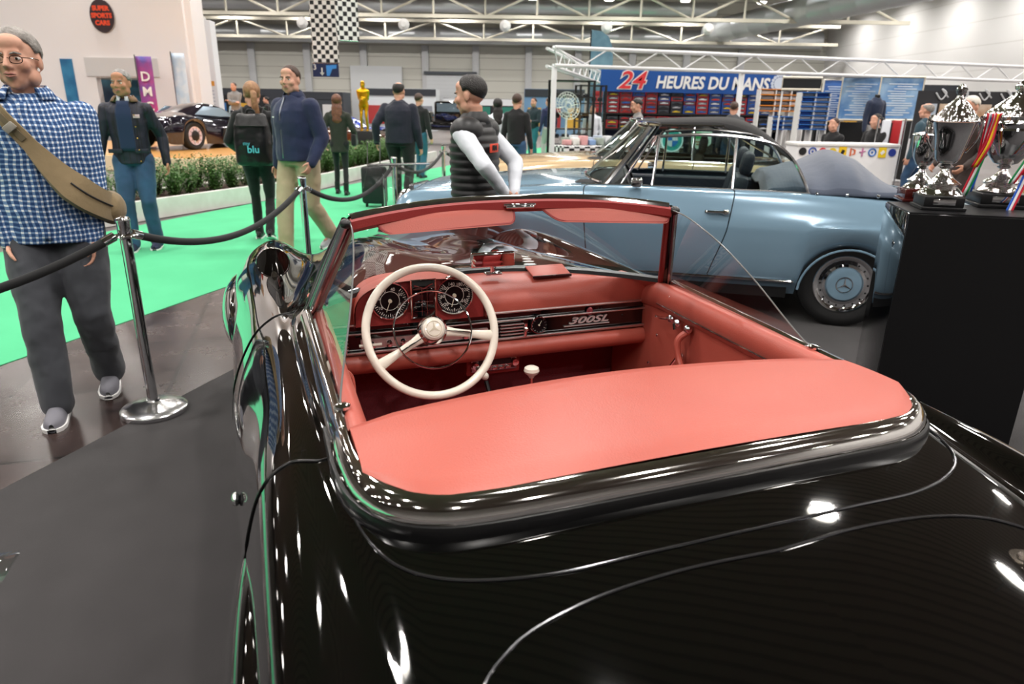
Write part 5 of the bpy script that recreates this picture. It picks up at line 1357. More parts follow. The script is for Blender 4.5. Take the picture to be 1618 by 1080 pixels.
# ---- woman with long auburn hair
P = person((-3.06, 12.35), radians(5), 1.70, 'woman with long auburn hair, dark olive coat and black boots, walking away', OLIVE, BLKC, SHOEB, hair='auburn', style='long', feet=((-.10, .12), (.09, -.12)), hands=((-.26, .05, .90), (.28, .16, .92)), voxel=.012, coat=.14, legw=.78, boots=True, stout=.92, top_name='coat')
b = MB(); b.box(P['T'](.98, .02, .27), (.09, .2, .2), bev=.03); b.build('handbag', BLKC, P['root'])
# ---- man with trolley case
P = person((-1.82, 11.25), radians(-8), 1.88, 'balding man in dark sweater seen from behind, pulling a trolley case', NAVYK, BLKC, SHOEB, hair='black', style='bald', feet=((-.12, .14), (.12, -.14)), lift=(0, .03), hands=((-.33, -.10, .92), (.30, .04, .86)), voxel=.011, stout=1.34, armw=1.15, top_name='sweater')
cs = empty('trolley_case', (-2.18, 10.85, 0), radians(-8), 'black trolley suitcase with its chrome handle pulled out, behind the balding man', 'suitcase')
b = MB(); b.box((0, 0, .34), (.36, .24, .56), bev=.04); b.build('case_shell', mat('black_case', '131418', .5), cs)
b = MB(); b.tube([(-.10, .0, .60), (-.10, .05, .98), (.10, .05, .98), (.10, 0, .60)], .010, 8); b.build('pull_handle', CHROME2, cs)
for x in (-.13, .13):
    b = MB(); b.lathe([(0, -.012), (.035, -.012), (.035, .012), (0, .012)], (x, -.02, .035), 16, Matrix.Rotation(pi / 2, 3, 'Y')); b.build('wheel', RUBBER, cs)
# ---- others farther away
person((-2.1, 15.6), radians(-25), 1.79, 'short-haired man in black printed jacket and jeans, seen from behind', BLKC, JEANS2, SHOEB, hair='brown', style='short', voxel=.013, detail=False, feet=((-.1, .1), (.1, -.1)))
person((-.32, 13.0), radians(5), 1.68, 'dark curly-haired woman in white top with black shoulder bag, seen from behind', WHITEC, BLKC, SHOEB, hair='black', style='long', voxel=.013, detail=False, stout=.95)
person((.02, 12.7), radians(-15), 1.76, 'man in black hooded jacket and blue jeans beside the woman in white', BLKC, JEANS, SHOEB, hair='brown', style='short', voxel=.013, detail=False)
person((.55, 21.5), radians(150), 1.80, 'man in dark jumper and teal trousers talking in the aisle', cloth('dark_teal_jumper', '1E3038'), cloth('teal_trousers', '1F6F7C'), SHOEB, hair='brown', style='short', voxel=.014, detail=False, hands=((-.1, .3, 1.1), (.12, .28, 1.12)))
person((.98, 21.0), radians(30), 1.82, 'man in purple-blue jacket and pale trousers with his back turned', PUR, cloth('pale_grey_trousers', 'B9B4B4'), SHOEB, hair='brown', style='short', voxel=.014, detail=False)
person((-8.6, 27.3), radians(160), 1.88, 'man in bright yellow jacket standing beyond the planter', YEL, JEANS, SHOEB, hair='brown', style='bald', voxel=.014, detail=False)
person((-10.4, 26.8), radians(190), 1.72, 'man in pale blue jacket and cap behind the white column', LBLUE, JEANS, SHOEB, hair='grey', style='short', voxel=.014, detail=False)
person((-9.7, 28.2), radians(100), 1.78, 'man in black jacket to the left of the yellow jacket', BLKC, BLKC, SHOEB, hair='black', style='short', voxel=.014, detail=False)
person((2.32, 13.5), radians(95), 1.72, 'man in grey hooded top browsing the model stall', GREYK, JEANS, SHOEB, hair='black', style='short', voxel=.012, detail=True, lean=.05, pitch=-14)
person((4.35, 14.4), radians(-20), 1.70, 'brown-haired man in grey jacket and white shirt behind the black soft top', cloth('grey_jacket', '4C4E52'), JEANS, SHOEB, hair='brown', style='short', voxel=.013, detail=False)
person((1.95, 18.2), radians(170), 1.62, 'dark-haired woman in white top behind the glass cabinets', WHITEC, BLKC, SHOEB, hair='black', style='long', voxel=.014, detail=False)
person((6.85, 12.0), radians(35), 1.70, 'bald man in teal hooded jacket, back turned, behind the left trophy', TEALC, JEANS, SHOEB, hair='grey', style='bald', voxel=.012, detail=False, stout=1.1)
person((5.45, 8.6), radians(110), 1.74, 'white-haired man in long dark brown overcoat bending his head', BROWNC, BROWNC, SHOEB, hair='white', style='quiff', voxel=.0095, coat=.45, pitch=-14, stout=1.08, top_name='overcoat', hands=((-.2, .2, .95), (.22, .2, .95)), lean=.06)
# ================================================================ seated and other background people
person((6.0, 13.6), radians(120), 1.72, 'woman in black seated behind the logo counter with hair tied back', BLKC, BLKC, SHOEB, hair='brown', style='short', voxel=.013, sit=.30, feet=((-.1, .25), (.1, .25)), hands=((-.05, .25, 1.1), (.05, .25, 1.1)), detail=False)
person((6.66, 13.35), radians(110), 1.80, 'dark-haired man in black t-shirt seated beside the woman behind the counter', BLKC, BLKC, SHOEB, hair='black', style='short', voxel=.013, sit=.28, feet=((-.1, .25), (.1, .25)), hands=((-.1, .35, 1.0), (.1, .3, 1.05)), detail=False)
for x, y, lab in ((6.0, 13.55, 'black bar stool under the seated woman'), (6.66, 13.3, 'black bar stool under the seated man')):
    st = empty('bar_stool', (x + .1, y + .05, 0), 0, lab, 'stool'); b = MB(); b.lathe([(0, .54), (.17, .54), (.18, .58), (0, .60)], n=24); b.build('seat', BLACKV, st)
    b = MB(); b.tube([(0, 0, .02), (0, 0, .54)], .025, 10); b.lathe([(0, 0), (.2, 0), (.19, .02), (0, .03)], n=24); b.build('pedestal', CHROME2, st)
GOLDM = mat('gold_leaf', 'D6A018', .28, .85)
g = person((-3.62, 17.2), radians(180), 1.15, 'small golden statue of a standing man on a black pedestal', GOLDM, GOLDM, GOLDM, skin=GOLDM, style=None, voxel=.010, base=.92, name='gold_statue', cat='statue', top_name='torso', detail=False, hands=((-.03, .16, 1.15), (.03, .16, 1.10)), feet=((-.07, 0), (.07, 0)), legw=.8)
b = MB(); b.box((0, 0, -.46), (.42, .42, .92), bev=.01); b.build('pedestal', BLACK, g['root'])

# ================================================================ planter and shrubs
KERB = mat('white_kerb', 'E6E4E0', 0.5, var='DAD7D2', vscale=5)
LEAF = mat('shrub_leaf', '3A5C2A', 0.5, var='5F8642', vscale=30, spec=.4)
SOIL = mat('bark_mulch', '5A4336', .95, var='3C2C24', vscale=30, bump=.8, bscale=40)
pl = [Vector((-6.2, 6.0, 0)), Vector((-4.89, 9.41, 0)), Vector((-3.87, 11.95, 0)), Vector((-2.3, 20.8, 0))]
pt_ = empty('planter', tuple(pl[1]), 0, 'long low white planter wall with mulch along the green aisle', 'planter')
def offs(p, a, c, w): d = (c - a).normalized(); return p + Vector((-d.y, d.x, 0)) * w
def strip3(name, w0, w1, z0, z1, m):
    b = MB()
    dirs = [(pl[i + 1] - pl[i]).normalized() for i in range(3)]; ns = [Vector((-d.y, d.x, 0)) for d in dirs]
    nn = [ns[0], (ns[0] + ns[1]).normalized(), (ns[1] + ns[2]).normalized(), ns[2]]
    rows = []
    for p, n_ in zip(pl, nn):
        q = p - pl[1]; rows.append([q + n_ * w0 + Vector((0, 0, z0)), q + n_ * w0 + Vector((0, 0, z1)), q + n_ * w1 + Vector((0, 0, z1)), q + n_ * w1 + Vector((0, 0, z0))])
    b.grid(rows, closev=True); b.add(rows[0], [(0, 1, 2, 3)]); b.add(rows[-1], [(0, 1, 2, 3)]); return b.build(name, m, pt_, smooth=False)
strip3('front_kerb', 0, .10, 0, .26, KERB); strip3('back_kerb', .95, 1.05, 0, .26, KERB); strip3('mulch_bed', .09, .96, .02, .21, SOIL)
def shrub_mesh(seed):
    rnd = random.Random(seed); b = MB()
    for _ in range(72):
        x, y = max(-.19, min(.19, rnd.gauss(0, .09))), max(-.19, min(.19, rnd.gauss(0, .09))); L = rnd.uniform(.30, .56) * (1 - (x * x + y * y) * 3)
        tx, ty = x * 1.1 + rnd.gauss(0, .02), y * 1.1 + rnd.gauss(0, .02)
        for k in range(18):
            t = (k + 1.5) / 19; px, py, pz = lerp(x * .4, tx, t), lerp(y * .4, ty, t), L * t
            a = rnd.uniform(0, 2 * pi); e = rnd.uniform(.1, .9); l = rnd.uniform(.032, .052)
            d = Vector((cos(a) * cos(e), sin(a) * cos(e), sin(e))); s_ = d.cross(Vector((0, 0, 1))).normalized() * l * .28; p = Vector((px, py, pz))
            b.add([p, p + d * l * .5 + s_, p + d * l, p + d * l * .5 - s_], [(0, 1, 2, 3)])
    return b
protos = []
for sd_ in range(3):
    t = empty('hedge_shrub', (0, 0, 0)); shrub_mesh(sd_).build('foliage', LEAF, t, smooth=False, fixn=False)
    b = MB()
    for k in range(5): b.tube([(0, 0, 0), (.05 * cos(k * 1.3), .05 * sin(k * 1.3), .2)], .006, 5)
    b.build('stem', mat('shrub_bark', '4A3A2A', .8), t); protos.append(t)
used_ = [False] * 3; acc = .25; idx = 0
for i in range(3):
    a, c = pl[i], pl[i + 1]; L = (c - a).length; d = (c - a).normalized(); nn_ = Vector((-d.y, d.x, 0))
    while acc < L:
        for w_ in (.34, .70):
            k = random.randrange(3); o = copy_tree(protos[k]) if used_[k] else protos[k]; used_[k] = True
            q = a + d * (acc + random.uniform(-.05, .05)) + nn_ * (w_ + random.uniform(-.04, .04)); o.location = (q.x, q.y, .20); o.rotation_euler = (0, 0, random.uniform(0, 6.28)); sc_ = random.uniform(.85, 1.12); o.scale = (sc_, sc_, sc_)
            tag(o, 'small dark green box shrub in the planter hedge row', 'shrub', 'box shrubs of the planter hedge')
        acc += .40
    acc -= L
# ================================================================ orange platform with the dark supercar
ORG = mat('orange_platform_top', 'F2B36A', .3, coat=.4); CRM = mat('cream_platform_side', 'F3DDB8', .5)
pf = empty('display_platform', (-9.2, 20.6, 0), radians(-17), 'low orange-topped cream platform behind the planter carrying the supercar', 'platform')
b = MB(); b.box((0, 0, .17), (7.0, 8.6, .34), bev=.01); b.build('platform_side', CRM, pf, smooth=False)
b = MB(); b.box((0, 0, .35), (6.96, 8.56, .02)); b.build('platform_top', ORG, pf, smooth=False)
SUPP = mat('violet_black_paint', '1C1726', .12, .4, coat=1.0)
def lowcar(name, x, y, z, rz, label, paint, canopy=True, rimc=CHROME2, white=None, sc_=1.0):
    r = empty(name, (x, y, z), rz, label, 'car'); r.scale = (sc_, sc_, sc_)
    S = Shell([
     (-.95, [(0, .62), (.4, .62), (.7, .60), (.86, .58), (.90, .45), (.86, .25)]),
     (-.75, [(0, .80), (.4, .80), (.72, .80), (.90, .76), (.96, .50), (.90, .16)]),
     (0, [(0, .92), (.35, .90), (.62, .84), (.86, .82), (.99, .55), (.94, .14)]),
     (.9, [(0, .86), (.4, .85), (.62, .78), (.80, .70), (.92, .48), (.92, .12)]),
     (1.8, [(0, .80), (.4, .79), (.62, .72), (.80, .68), (.90, .46), (.92, .12)]),
     (2.66, [(0, .66), (.35, .64), (.60, .68), (.84, .70), (.98, .48), (.93, .13)]),
     (3.3, [(0, .46), (.35, .46), (.62, .48), (.82, .46), (.92, .34), (.88, .14)]),
     (3.55, [(0, .26), (.35, .26), (.6, .26), (.72, .26), (.76, .22), (.72, .16)])], arches=((0, .33, .37), (2.66, .33, .37)), belt=3)
    b = MB(); S.surf(b, frange(-.95, 3.55, .06), frange(0, 5, .2)); b.build('body', paint, r, angle=60)
    if canopy:
        rows = []
        for yy in frange(-.1, 2.0, .1):
            k = sin(pi * min(1, max(0, (yy + .1) / 2.1)) ** 1.25) ** .7; rows.append([(.70 * lerp(1, .72, v) * u if True else 0, yy, .74 + .40 * k * v) for u, v in ((-1, 0), (-.96, .5), (-.85, .85), (-.4, 1), (0, 1.02), (.4, 1), (.85, .85), (.96, .5), (1, 0))])
        b = MB(); b.grid(rows); c = b.build('canopy', paint, r)
        for sd in (-1, 1):
            b = MB(); b.prism([(sd * .685, 1.75, .80), (sd * .66, 1.25, 1.02), (sd * .62, .7, 1.06), (sd * .66, .35, .86), (sd * .69, 1.2, .80)], (sd * .012, 0, 0), (sd * .03, 0, 0)); b.build('side_window', mat('pale_glass', '9FB6C9', .08, .3), r)
            b = MB(); b.prism([(sd * .935, 2.1, .42), (sd * .95, 1.0, .52), (sd * .95, .95, .30), (sd * .93, 1.9, .34)], (-sd * .02, 0, 0), (sd * .012, 0, 0)); b.build('side_scoop', BLACK, r)
            b = MB(); b.box((sd * .80, 1.62, .93), (.16, .1, .08), bev=.02); b.tube([(sd * .66, 1.6, .86), (sd * .78, 1.62, .92)], .012, 6); b.build('door_mirror', paint, r)
    for sd in (-1, 1):
        for yy in (0, 2.66):
            t = wheel(r, sd * .83, yy, .345, .24, sd, BLACK, rim=mat('pink_white_rim', 'E9D6E2', .3, .4))
            b = MB()
            for k in range(10):
                a = 2 * pi * k / 10; b.tube([(sd * .945, yy, .345), (sd * .945, yy + .2 * cos(a), .345 + .2 * sin(a))], .010, 5)
            b.build('spokes', rimc, t)
    return r
lowcar('sports_car', -9.05, 18.5, .36, radians(-20), 'low violet-black supercar on the orange platform beyond the planter', SUPP)
lowcar('sports_car', -4.9, 19.7, .02, radians(-14), 'dark brown low sports car behind the hedge and the navy-jacket man', mat('brown_paint', '5A2E1A', .12, .3, coat=1.0), canopy=False)
STAR = mat('royal_blue_paint', '1E3FB0', .2, .1, coat=.8); nt = STAR.node_tree
tc = nt.nodes.new('ShaderNodeTexCoord'); vo = nt.nodes.new('ShaderNodeTexVoronoi'); vo.inputs['Scale'].default_value = 7; lt = nt.nodes.new('ShaderNodeMath'); lt.operation = 'LESS_THAN'; lt.inputs[1].default_value = .33
mx = nt.nodes.new('ShaderNodeMix'); mx.data_type = 'RGBA'; mx.inputs[6].default_value = lin('1E3FB0'); mx.inputs[7].default_value = lin('EDF0F5')
nt.links.new(tc.outputs['Object'], vo.inputs['Vector']); nt.links.new(vo.outputs['Distance'], lt.inputs[0]); nt.links.new(lt.outputs[0], mx.inputs[0]); nt.links.new(mx.outputs[2], nt.nodes['Principled BSDF'].inputs['Base Color'])
lowcar('racing_car', -7.4, 25.7, 0.02, radians(-76), 'royal blue racing car covered in white marks behind the planter', STAR, canopy=True)
# black vintage car with spare wheel
vc = empty('vintage_car', (-3.3, 30.0, 0), radians(75), 'black vintage car with chrome lamps and a large spare wheel on its side', 'car')
b = MB(); b.box((0, 0, .75), (1.4, 3.6, .35), bev=.08); b.box((0, -.9, 1.25), (1.4, 1.5, .9), bev=.1); b.box((0, 1.0, 1.05), (.9, 1.6, .5), bev=.15); b.build('body', BLACKP, vc)
for sd in (-1, 1):
    for yy in (-1.3, 1.5): wheel(vc, sd * .72, yy, .38, .16, sd, WHITE)
    b = MB(); b.ball((sd * .55, 1.95, 1.05), (.14, .12, .14)); b.build('headlamp', CHROME, vc)
b = MB(); R = Matrix.Rotation(radians(-90), 3, 'Y'); b.lathe([(.22, -.06), (.40, -.07), (.42, 0), (.40, .07), (.22, .06)], (-.80, .55, 1.05), 36, R); sp_ = b.build('spare_wheel', TYRE, vc)
b = MB(); b.lathe([(.25, .06), (.26, .075), (.10, .085), (0, .09)], (-.80, .55, 1.05), 36, R); b.build('spare_rim', WHITE, sp_)
b = MB(); b.prism([(-.66, -.3, 1.3), (-.66, -1.4, 1.3), (-.66, -1.4, 1.62), (-.66, -.3, 1.62)], (-.06, 0, 0), (-.05, 0, 0)); b.build('side_window', mat('vintage_glass', '8FA3AE', .05, .5), vc)

# ================================================================ white booth at the left
BOOTH = mat('booth_white', 'F4EEEC', .6)
bo = empty('exhibition_booth', (-12.6, 26.2, 0), 0, 'tall white booth with a dark oval car-club sign at the far left', 'booth')
for nm, c, d in (('front_wall', (-14.9, 0, 3.95), (25.0, .3, 7.9)), ('front_wall', (.2, 0, 3.95), (1.6, .3, 7.9)), ('front_wall', (-1.5, 0, 5.1), (1.8, .3, 5.6)), ('side_wall', (1.1, .5, 3.95), (.25, 1.0, 7.9))):
    b = MB(); b.box(c, d); b.build(nm, BOOTH, bo, smooth=False)
b = MB(); b.box((-1.5, .45, 1.1), (2.2, .05, 2.3)); b.build('screen_wall', mat('screen_blue', '1E3248', .3, var='3F7F95', vscale=1.2), bo, smooth=False)
b = MB(); b.box((-1.4, -.17, 2.65), (2.6, .03, .62)); b.build('fascia_panel', mat('booth_fascia', 'D5D2D0', .5), bo, smooth=False)
b = MB(); b.box((-3.35, -.17, 2.15), (.42, .04, 1.5)); b.build('blue_panel', mat('booth_blue', '1F5E8C', .5, var='3A86B0', vscale=2), bo, smooth=False)
w = on_depth(161, 25, 26.0)
sgn = empty('oval_sign', (w.x, 26.0, w.z), 0, 'dark oval sign with red lettering high on the white booth wall', 'sign')
b = MB(); b.lathe([(0, -.02), (.47, -.02), (.48, .0), (.46, .02), (0, .02)], n=48, R=XR); o = b.build('sign_board', mat('sign_dark', '3A2A2E', .5), sgn); o.scale = (.88, 1, 1.12)
SR = mat('sign_red', 'F0502A', .5)
for k, tx in enumerate(('SUPER', 'SPORTS', 'CARS')):
    text_mesh(tx, .205, frame((0, -.03, .23 - .23 * k), (1, 0, 0), (0, 0, 1)), 'sign_letters', SR, sgn, ext=.004, bold=.012)
person((-14.2, 27.3), radians(190), 1.75, 'dark-haired man glimpsed inside the white booth behind the quilted-jacket man', BLKC, BLKC, SHOEB, hair='black', voxel=.015, detail=False)
person((-16.9, 25.2), radians(150), 1.76, 'man in front of the blue booth panel behind the checked shirt', NAVY, JEANS, SHOEB, hair='brown', voxel=.015, detail=False)
person((-9.15, 23.6), radians(175), 1.80, 'man in grey sweater with folded arms behind the supercar', GREYK, JEANS, SHOEB, hair='brown', style='short', voxel=.013, base=.36, hands=((.10, .20, 1.20), (-.10, .22, 1.16)), elbow=((-1, -.2, -.6), (1, -.2, -.6)), detail=False)
def banner(px, Y, ztop, zbot, w_, m, lab, letters=None, lm=None, pole=True, size=.3):
    p = on_depth(px, 165, Y); f = empty('banner_flag', (p.x, Y, 0), radians(8), lab, 'banner')
    rows = [[(u * w_ / 2, .02 * sin(z * 3), z) for u in (-1, -.3, .3, 1)] for z in frange(zbot, ztop, .2)]
    b = MB(); b.grid(rows); b.build('banner_cloth', m, f, solid=.01)
    if pole:
        b = MB(); b.tube([(-w_ / 2 - .02, 0, 0), (-w_ / 2 - .02, 0, ztop + .05)], .02, 8); b.lathe([(0, 0), (.2, 0), (.2, .03), (0, .04)], n=20); b.build('banner_pole', CHROME2, f)
    for k, ch in enumerate(letters or ''):
        text_mesh(ch, size, frame((0, -.05, ztop - .65 - .48 * k), (1, 0, 0), (0, 0, 1)), 'banner_letters', lm or WHITE, f, ext=.004, bold=.008)
    return f
banner(237, 24.8, 2.95, .9, .50, mat('pink_blue_banner', 'C23A7A', .6, var='5B55A8', vscale=1.2), 'pink and violet upright banner with white letters D M C beside the booth', 'DMC', size=.42)
banner(291, 25.4, 3.1, .9, .42, mat('white_blue_banner', 'DCE6F2', .6, var='A9C9E6', vscale=2), 'white and pale blue upright banner right of the booth corner')
banner(307, 27.0, 2.85, .9, .32, mat('red_banner', 'E2432E', .6), 'narrow red feather flag behind the man in the grey sweater', 'MG', size=.25)
# white column and hanging chequered banners
w = on_depth(337, 165, 29.0)
cw = empty('white_column', (w.x, 29.0, 0), .1, 'tall white display column with small yellow and orange tags, beyond the supercar', 'column')
b = MB(); b.box((0, 0, 2.25), (.66, .66, 4.5), bev=.01); b.build('column_shaft', mat('column_white', 'F2F3F6', .5), cw, smooth=False)
for x, c in ((-.17, 'F2C437'), (.14, 'E9A03A')):
    b = MB(); b.box((x, -.335, 2.22), (.2, .02, .18)); b.build('tag', mat('tag_' + c, c, .5), cw, smooth=False)
b = MB()
for k in range(9): b.box((0, -.335, 1.95 - .13 * k), (.4, .01, .03))
b.build('print_lines', mat('print_grey', 'B9C0CC', .6), cw, smooth=False)
CHK = checker_mat('chequered_print', '0A0A0C', 'F4F1F0', 1 / .145, .6)
def dotcheck(name):
    m = mat(name, 'F5EFEE', .6); nt = m.node_tree; B = nt.nodes['Principled BSDF']; tc = nt.nodes.new('ShaderNodeTexCoord'); sp = nt.nodes.new('ShaderNodeSeparateXYZ'); nt.links.new(tc.outputs['Object'], sp.inputs[0])
    def fr(src, ph):
        a = nt.nodes.new('ShaderNodeMath'); a.operation = 'MULTIPLY_ADD'; a.inputs[1].default_value = 1 / .22; a.inputs[2].default_value = ph; nt.links.new(src, a.inputs[0])
        f = nt.nodes.new('ShaderNodeMath'); f.operation = 'FRACT'; nt.links.new(a.outputs[0], f.inputs[0]); l = nt.nodes.new('ShaderNodeMath'); l.operation = 'LESS_THAN'; l.inputs[1].default_value = .47; nt.links.new(f.outputs[0], l.inputs[0]); return l.outputs[0]
    def mul(a, c, op='MULTIPLY'):
        q = nt.nodes.new('ShaderNodeMath'); q.operation = op; nt.links.new(a, q.inputs[0]); nt.links.new(c, q.inputs[1]); return q.outputs[0]
    s1 = mul(fr(sp.outputs['X'], 0), fr(sp.outputs['Z'], 0)); s2 = mul(fr(sp.outputs['X'], .5), fr(sp.outputs['Z'], .5)); t = mul(s1, s2, 'MAXIMUM')
    mx = nt.nodes.new('ShaderNodeMix'); mx.data_type = 'RGBA'; mx.inputs[6].default_value = lin('F5EFEE'); mx.inputs[7].default_value = lin('101014'); nt.links.new(t, mx.inputs[0]); nt.links.new(mx.outputs[2], B.inputs['Base Color']); return m
DCK = dotcheck('chequered_banner_print')
def hang(px0, px1, pyb, Y, top, lab, rz=0):
    a, c = on_depth(px0, pyb, Y), on_depth(px1, pyb, Y); W__ = (c.x - a.x); z0 = a.z
    f = empty('hanging_banner', ((a.x + c.x) / 2, Y, z0), rz, lab, 'banner')
    b = MB(); b.box((0, 0, (top - z0) / 2), (W__ / cos(rz), .012, top - z0)); b.build('chequered_cloth', DCK, f, smooth=False)
    b = MB(); b.tube([(-W__ / 2, 0, 0), (W__ / 2, 0, 0)], .018, 8); b.tube([(0, 0, top - z0), (0, 0, top - z0 + 1.5)], .006, 5); b.build('banner_rod', CHROME2, f); return f, (a, c, z0)
f1, (a_, c_, z_) = hang(495, 536, 99, 20.0, 5.2, 'tall hanging chequered banner, the left one, with the hall sign below it')
hang(536, 566, 64, 18.5, 5.0, 'shorter hanging chequered banner turned to the side, the right one', radians(30))
si = empty('hall_sign', ((a_.x + c_.x) / 2, 19.9, z_ - .02), 0, 'dark blue hall sign with numeral, arrow and map below the chequered banner', 'sign')
b = MB(); b.box((0, 0, -.17), (c_.x - a_.x, .02, .34)); b.build('sign_panel', mat('sign_navy', '16234F', .5), si, smooth=False)
for x in (-.3, .3):
    b = MB(); b.tube([(x, .1, -.3), (x, .1, .06)], .008, 5); b.build('sign_hanger', CHROME2, si)
text_mesh('3', .2, frame((-.29, -.015, -.10), (1, 0, 0), (0, 0, 1)), 'sign_numeral', WHITE, si)
b = MB(); b.box((-.1, -.014, -.19), (.03, .004, .16)); b.prism([(-.16, -.012, -.23), (-.04, -.012, -.23), (-.1, -.012, -.31)], (0, -.004, 0), (0, 0, 0)); b.build('arrow', WHITE, si, smooth=False)
b = MB(); b.prism([(.02, -.012, -.05), (.30, -.012, -.03), (.30, -.012, -.12), (.18, -.012, -.14), (.10, -.012, -.31), (.02, -.012, -.31)], (0, -.004, 0), (0, 0, 0)); b.build('map_shape', mat('map_blue', '3F8FE0', .5), si, smooth=False)
# ================================================================ model stall under white lattice girders
LAT = mat('white_truss_paint', 'F0F1F3', .4)
A0 = Vector((.73, 14.0, 0)); A1 = Vector((12.6, 17.7, 0)); A2 = Vector((2.75, 23.5, 0))
def girder(a, c, z0, z1, lab, par, seg=.55):
    a, c = Vector(a), Vector(c); d = (c - a); L = d.length; d.normalize(); n_ = Vector((-d.y, d.x, 0)) * .14
    g = empty('lattice_girder', tuple(a), 0, lab, 'truss')
    rel = lambda p: p - a
    b = MB()
    for z in (z0, z1):
        for s_ in (0, 1): b.tube([n_ * s_ + Vector((0, 0, z)), rel(c) + n_ * s_ + Vector((0, 0, z))], .032, 8)
    b.build('chord', LAT, g)
    b = MB(); k = 0; x = 0
    while x < L - .01:
        x2 = min(L, x + seg); za, zb = (z0, z1) if k % 2 else (z1, z0); b.tube([d * x + Vector((0, 0, za)), d * x2 + Vector((0, 0, zb))], .014, 6); x = x2; k += 1
    b.build('lattice', LAT, g); return g
girder(A0, A1, 2.28, 2.60, 'long white lattice girder across the front of the model stall', None)
girder(A0 + Vector((.0, .3, 0)), A2, 2.28, 2.60, 'white lattice girder running back along the left side of the stall', None)
for p, lab in ((A0 + Vector((0, .08, 0)), 'white square post at the left front corner of the stall'), (A0.lerp(A1, .335) + Vector((0, .07, 0)), 'white post in front of the orange-edged rack'), (A0.lerp(A1, .69) + Vector((0, .07, 0)), 'white post right of the blue posters')):
    g = empty('stall_post', tuple(p), 0, lab, 'post'); b = MB(); b.box((0, 0, 1.125), (.10, .10, 2.25), bev=.01); b.build('shaft', LAT, g); b = MB(); b.box((0, 0, .01), (.4, .4, .02)); b.build('foot_plate', LAT, g, smooth=False)
YB = 21.0
bw = empty('stall_banner', (5.15, YB, 2.28), 0, 'long blue banner reading 24 HEURES DU MANS above the model shelves', 'banner')
bw.rotation_euler = (0, radians(.4), 0)
b = MB(); b.box((0, 0, 0), (5.45, .04, .62)); b.build('banner_cloth', mat('racing_blue', '11509F', .5), bw, smooth=False)
text_mesh('24', .66, frame((-1.85, -.04, -.02), (1, 0, 0), (0, 0, 1)), 'banner_numerals', WHITE, bw, ext=.004, bold=.035, shear=.25, sx=1.15)
text_mesh('24', .66, frame((-1.85, -.06, -.02), (1, 0, 0), (0, 0, 1)), 'banner_numerals', mat('numeral_red', 'E0343A', .5), bw, ext=.004, bold=.008, shear=.25, sx=1.15)
text_mesh('HEURES DU MANS', .46, frame((.48, -.04, -.05), (1, 0, 0), (0, 0, 1)), 'banner_letters', WHITE, bw, ext=.004, bold=.014, shear=.15, sx=.86)
b = MB()
for i in range(16):
    a = 2 * pi * i / 16; b.lathe([(0, 0), (.045, 0), (.045, .01), (0, .01)], (2.42 + .22 * cos(a), -.025, .22 * sin(a)), 10, XR)
b.lathe([(.15, 0), (.17, 0), (.17, .015), (.15, .015)], (2.42, -.025, 0), 28, XR); b.lathe([(0, 0), (.12, 0), (.12, .012), (0, .012)], (2.42, -.025, 0), 6, XR); b.build('crest', mat('crest_white', 'D5DFF0', .5), bw)
sh = empty('shelf_unit', (5.2, 21.35, 0), 0, 'long black shelf unit stacked with boxed model cars under the blue banner', 'shelf')
b = MB(); b.box((0, .16, 1.15), (5.2, .04, 2.3)); b.build('back_panel', mat('navy_back', '16264F', .6), sh, smooth=False)
for z in (.55, .95, 1.38):
    b = MB(); b.box((0, -.05, z), (5.2, .4, .05)); b.build('shelf_board', BLACK, sh, smooth=False)
for x in (-2.57, -1.3, 0, 1.3, 2.57):
    b = MB(); b.box((x, 0, .68), (.06, .36, 1.36)); b.build('upright', BLACK, sh, smooth=False)
BOXC = [mat('box_' + n, c, .4) for n, c in (('red', 'B3242A'), ('black', '17181C'), ('blue', '1D4C9E'), ('dark_red', '7C1A20'), ('grey', '8E9298'))]
CARC = [mat('model_' + n, c, .2, .2) for n, c in (('silver', 'B9BCC2'), ('red', 'C8322E'), ('yellow', 'E3C12C'), ('blue', '2F5FB5'), ('white', 'E6E7EA'), ('dark', '26282E'))]
WINM = mat('box_window', '4A4E57', .1, coat=.5)
bproto = {}
def model_box(x, y, z, ci, ki, lab, grp, s_=1.0):
    key = (ci, ki)
    if key not in bproto:
        t = empty('model_car_box', (0, 0, 0))
        b = MB(); b.box((0, 0, .055), (.34, .16, .11)); b.build('carton', BOXC[ci], t, smooth=False)
        b = MB(); b.box((0, -.082, .058), (.28, .004, .07)); b.build('window', WINM, t, smooth=False)
        b = MB(); b.box((0, -.088, .045), (.22, .01, .025), bev=.004); b.box((-.01, -.088, .065), (.10, .01, .02), bev=.004); b.build('model_car', CARC[ki], t)
        bproto[key] = t; o = t
    else: o = copy_tree(bproto[key])
    o.location = (x, y, z); o.scale = (s_, 1, s_); tag(o, lab, 'box', grp)
rr = random.Random(3)
for c in range(13):
    ci = [0, 0, 0, 0, 1, 1, 2, 0, 2, 2, 0, 2, 2][c]
    for r_ in range(5):
        model_box(2.84 + c * .372, 21.2, 1.406 + r_ * .115, ci if rr.random() < .7 else rr.randrange(4), rr.randrange(6), 'boxed model car in a windowed carton stacked on the upper shelf', 'boxed model cars on the upper shelf')
for c in range(13):
    for r_ in range(3):
        model_box(2.84 + c * .372, 21.2, .976 + r_ * .115, rr.choice((0, 1, 3)), rr.randrange(6), 'boxed model car in a windowed carton on the lower shelf', 'boxed model cars on the lower shelf')
for r_ in range(4):
    t = empty('red_case', (2.38, 21.15, 1.406 + r_ * .15), 0, 'plain red carton in the stack left of the model boxes', 'box', 'red cartons beside the model boxes'); b = MB(); b.box((0, 0, .07), (.26, .3, .14), bev=.01); b.build('carton', BOXC[0], t)
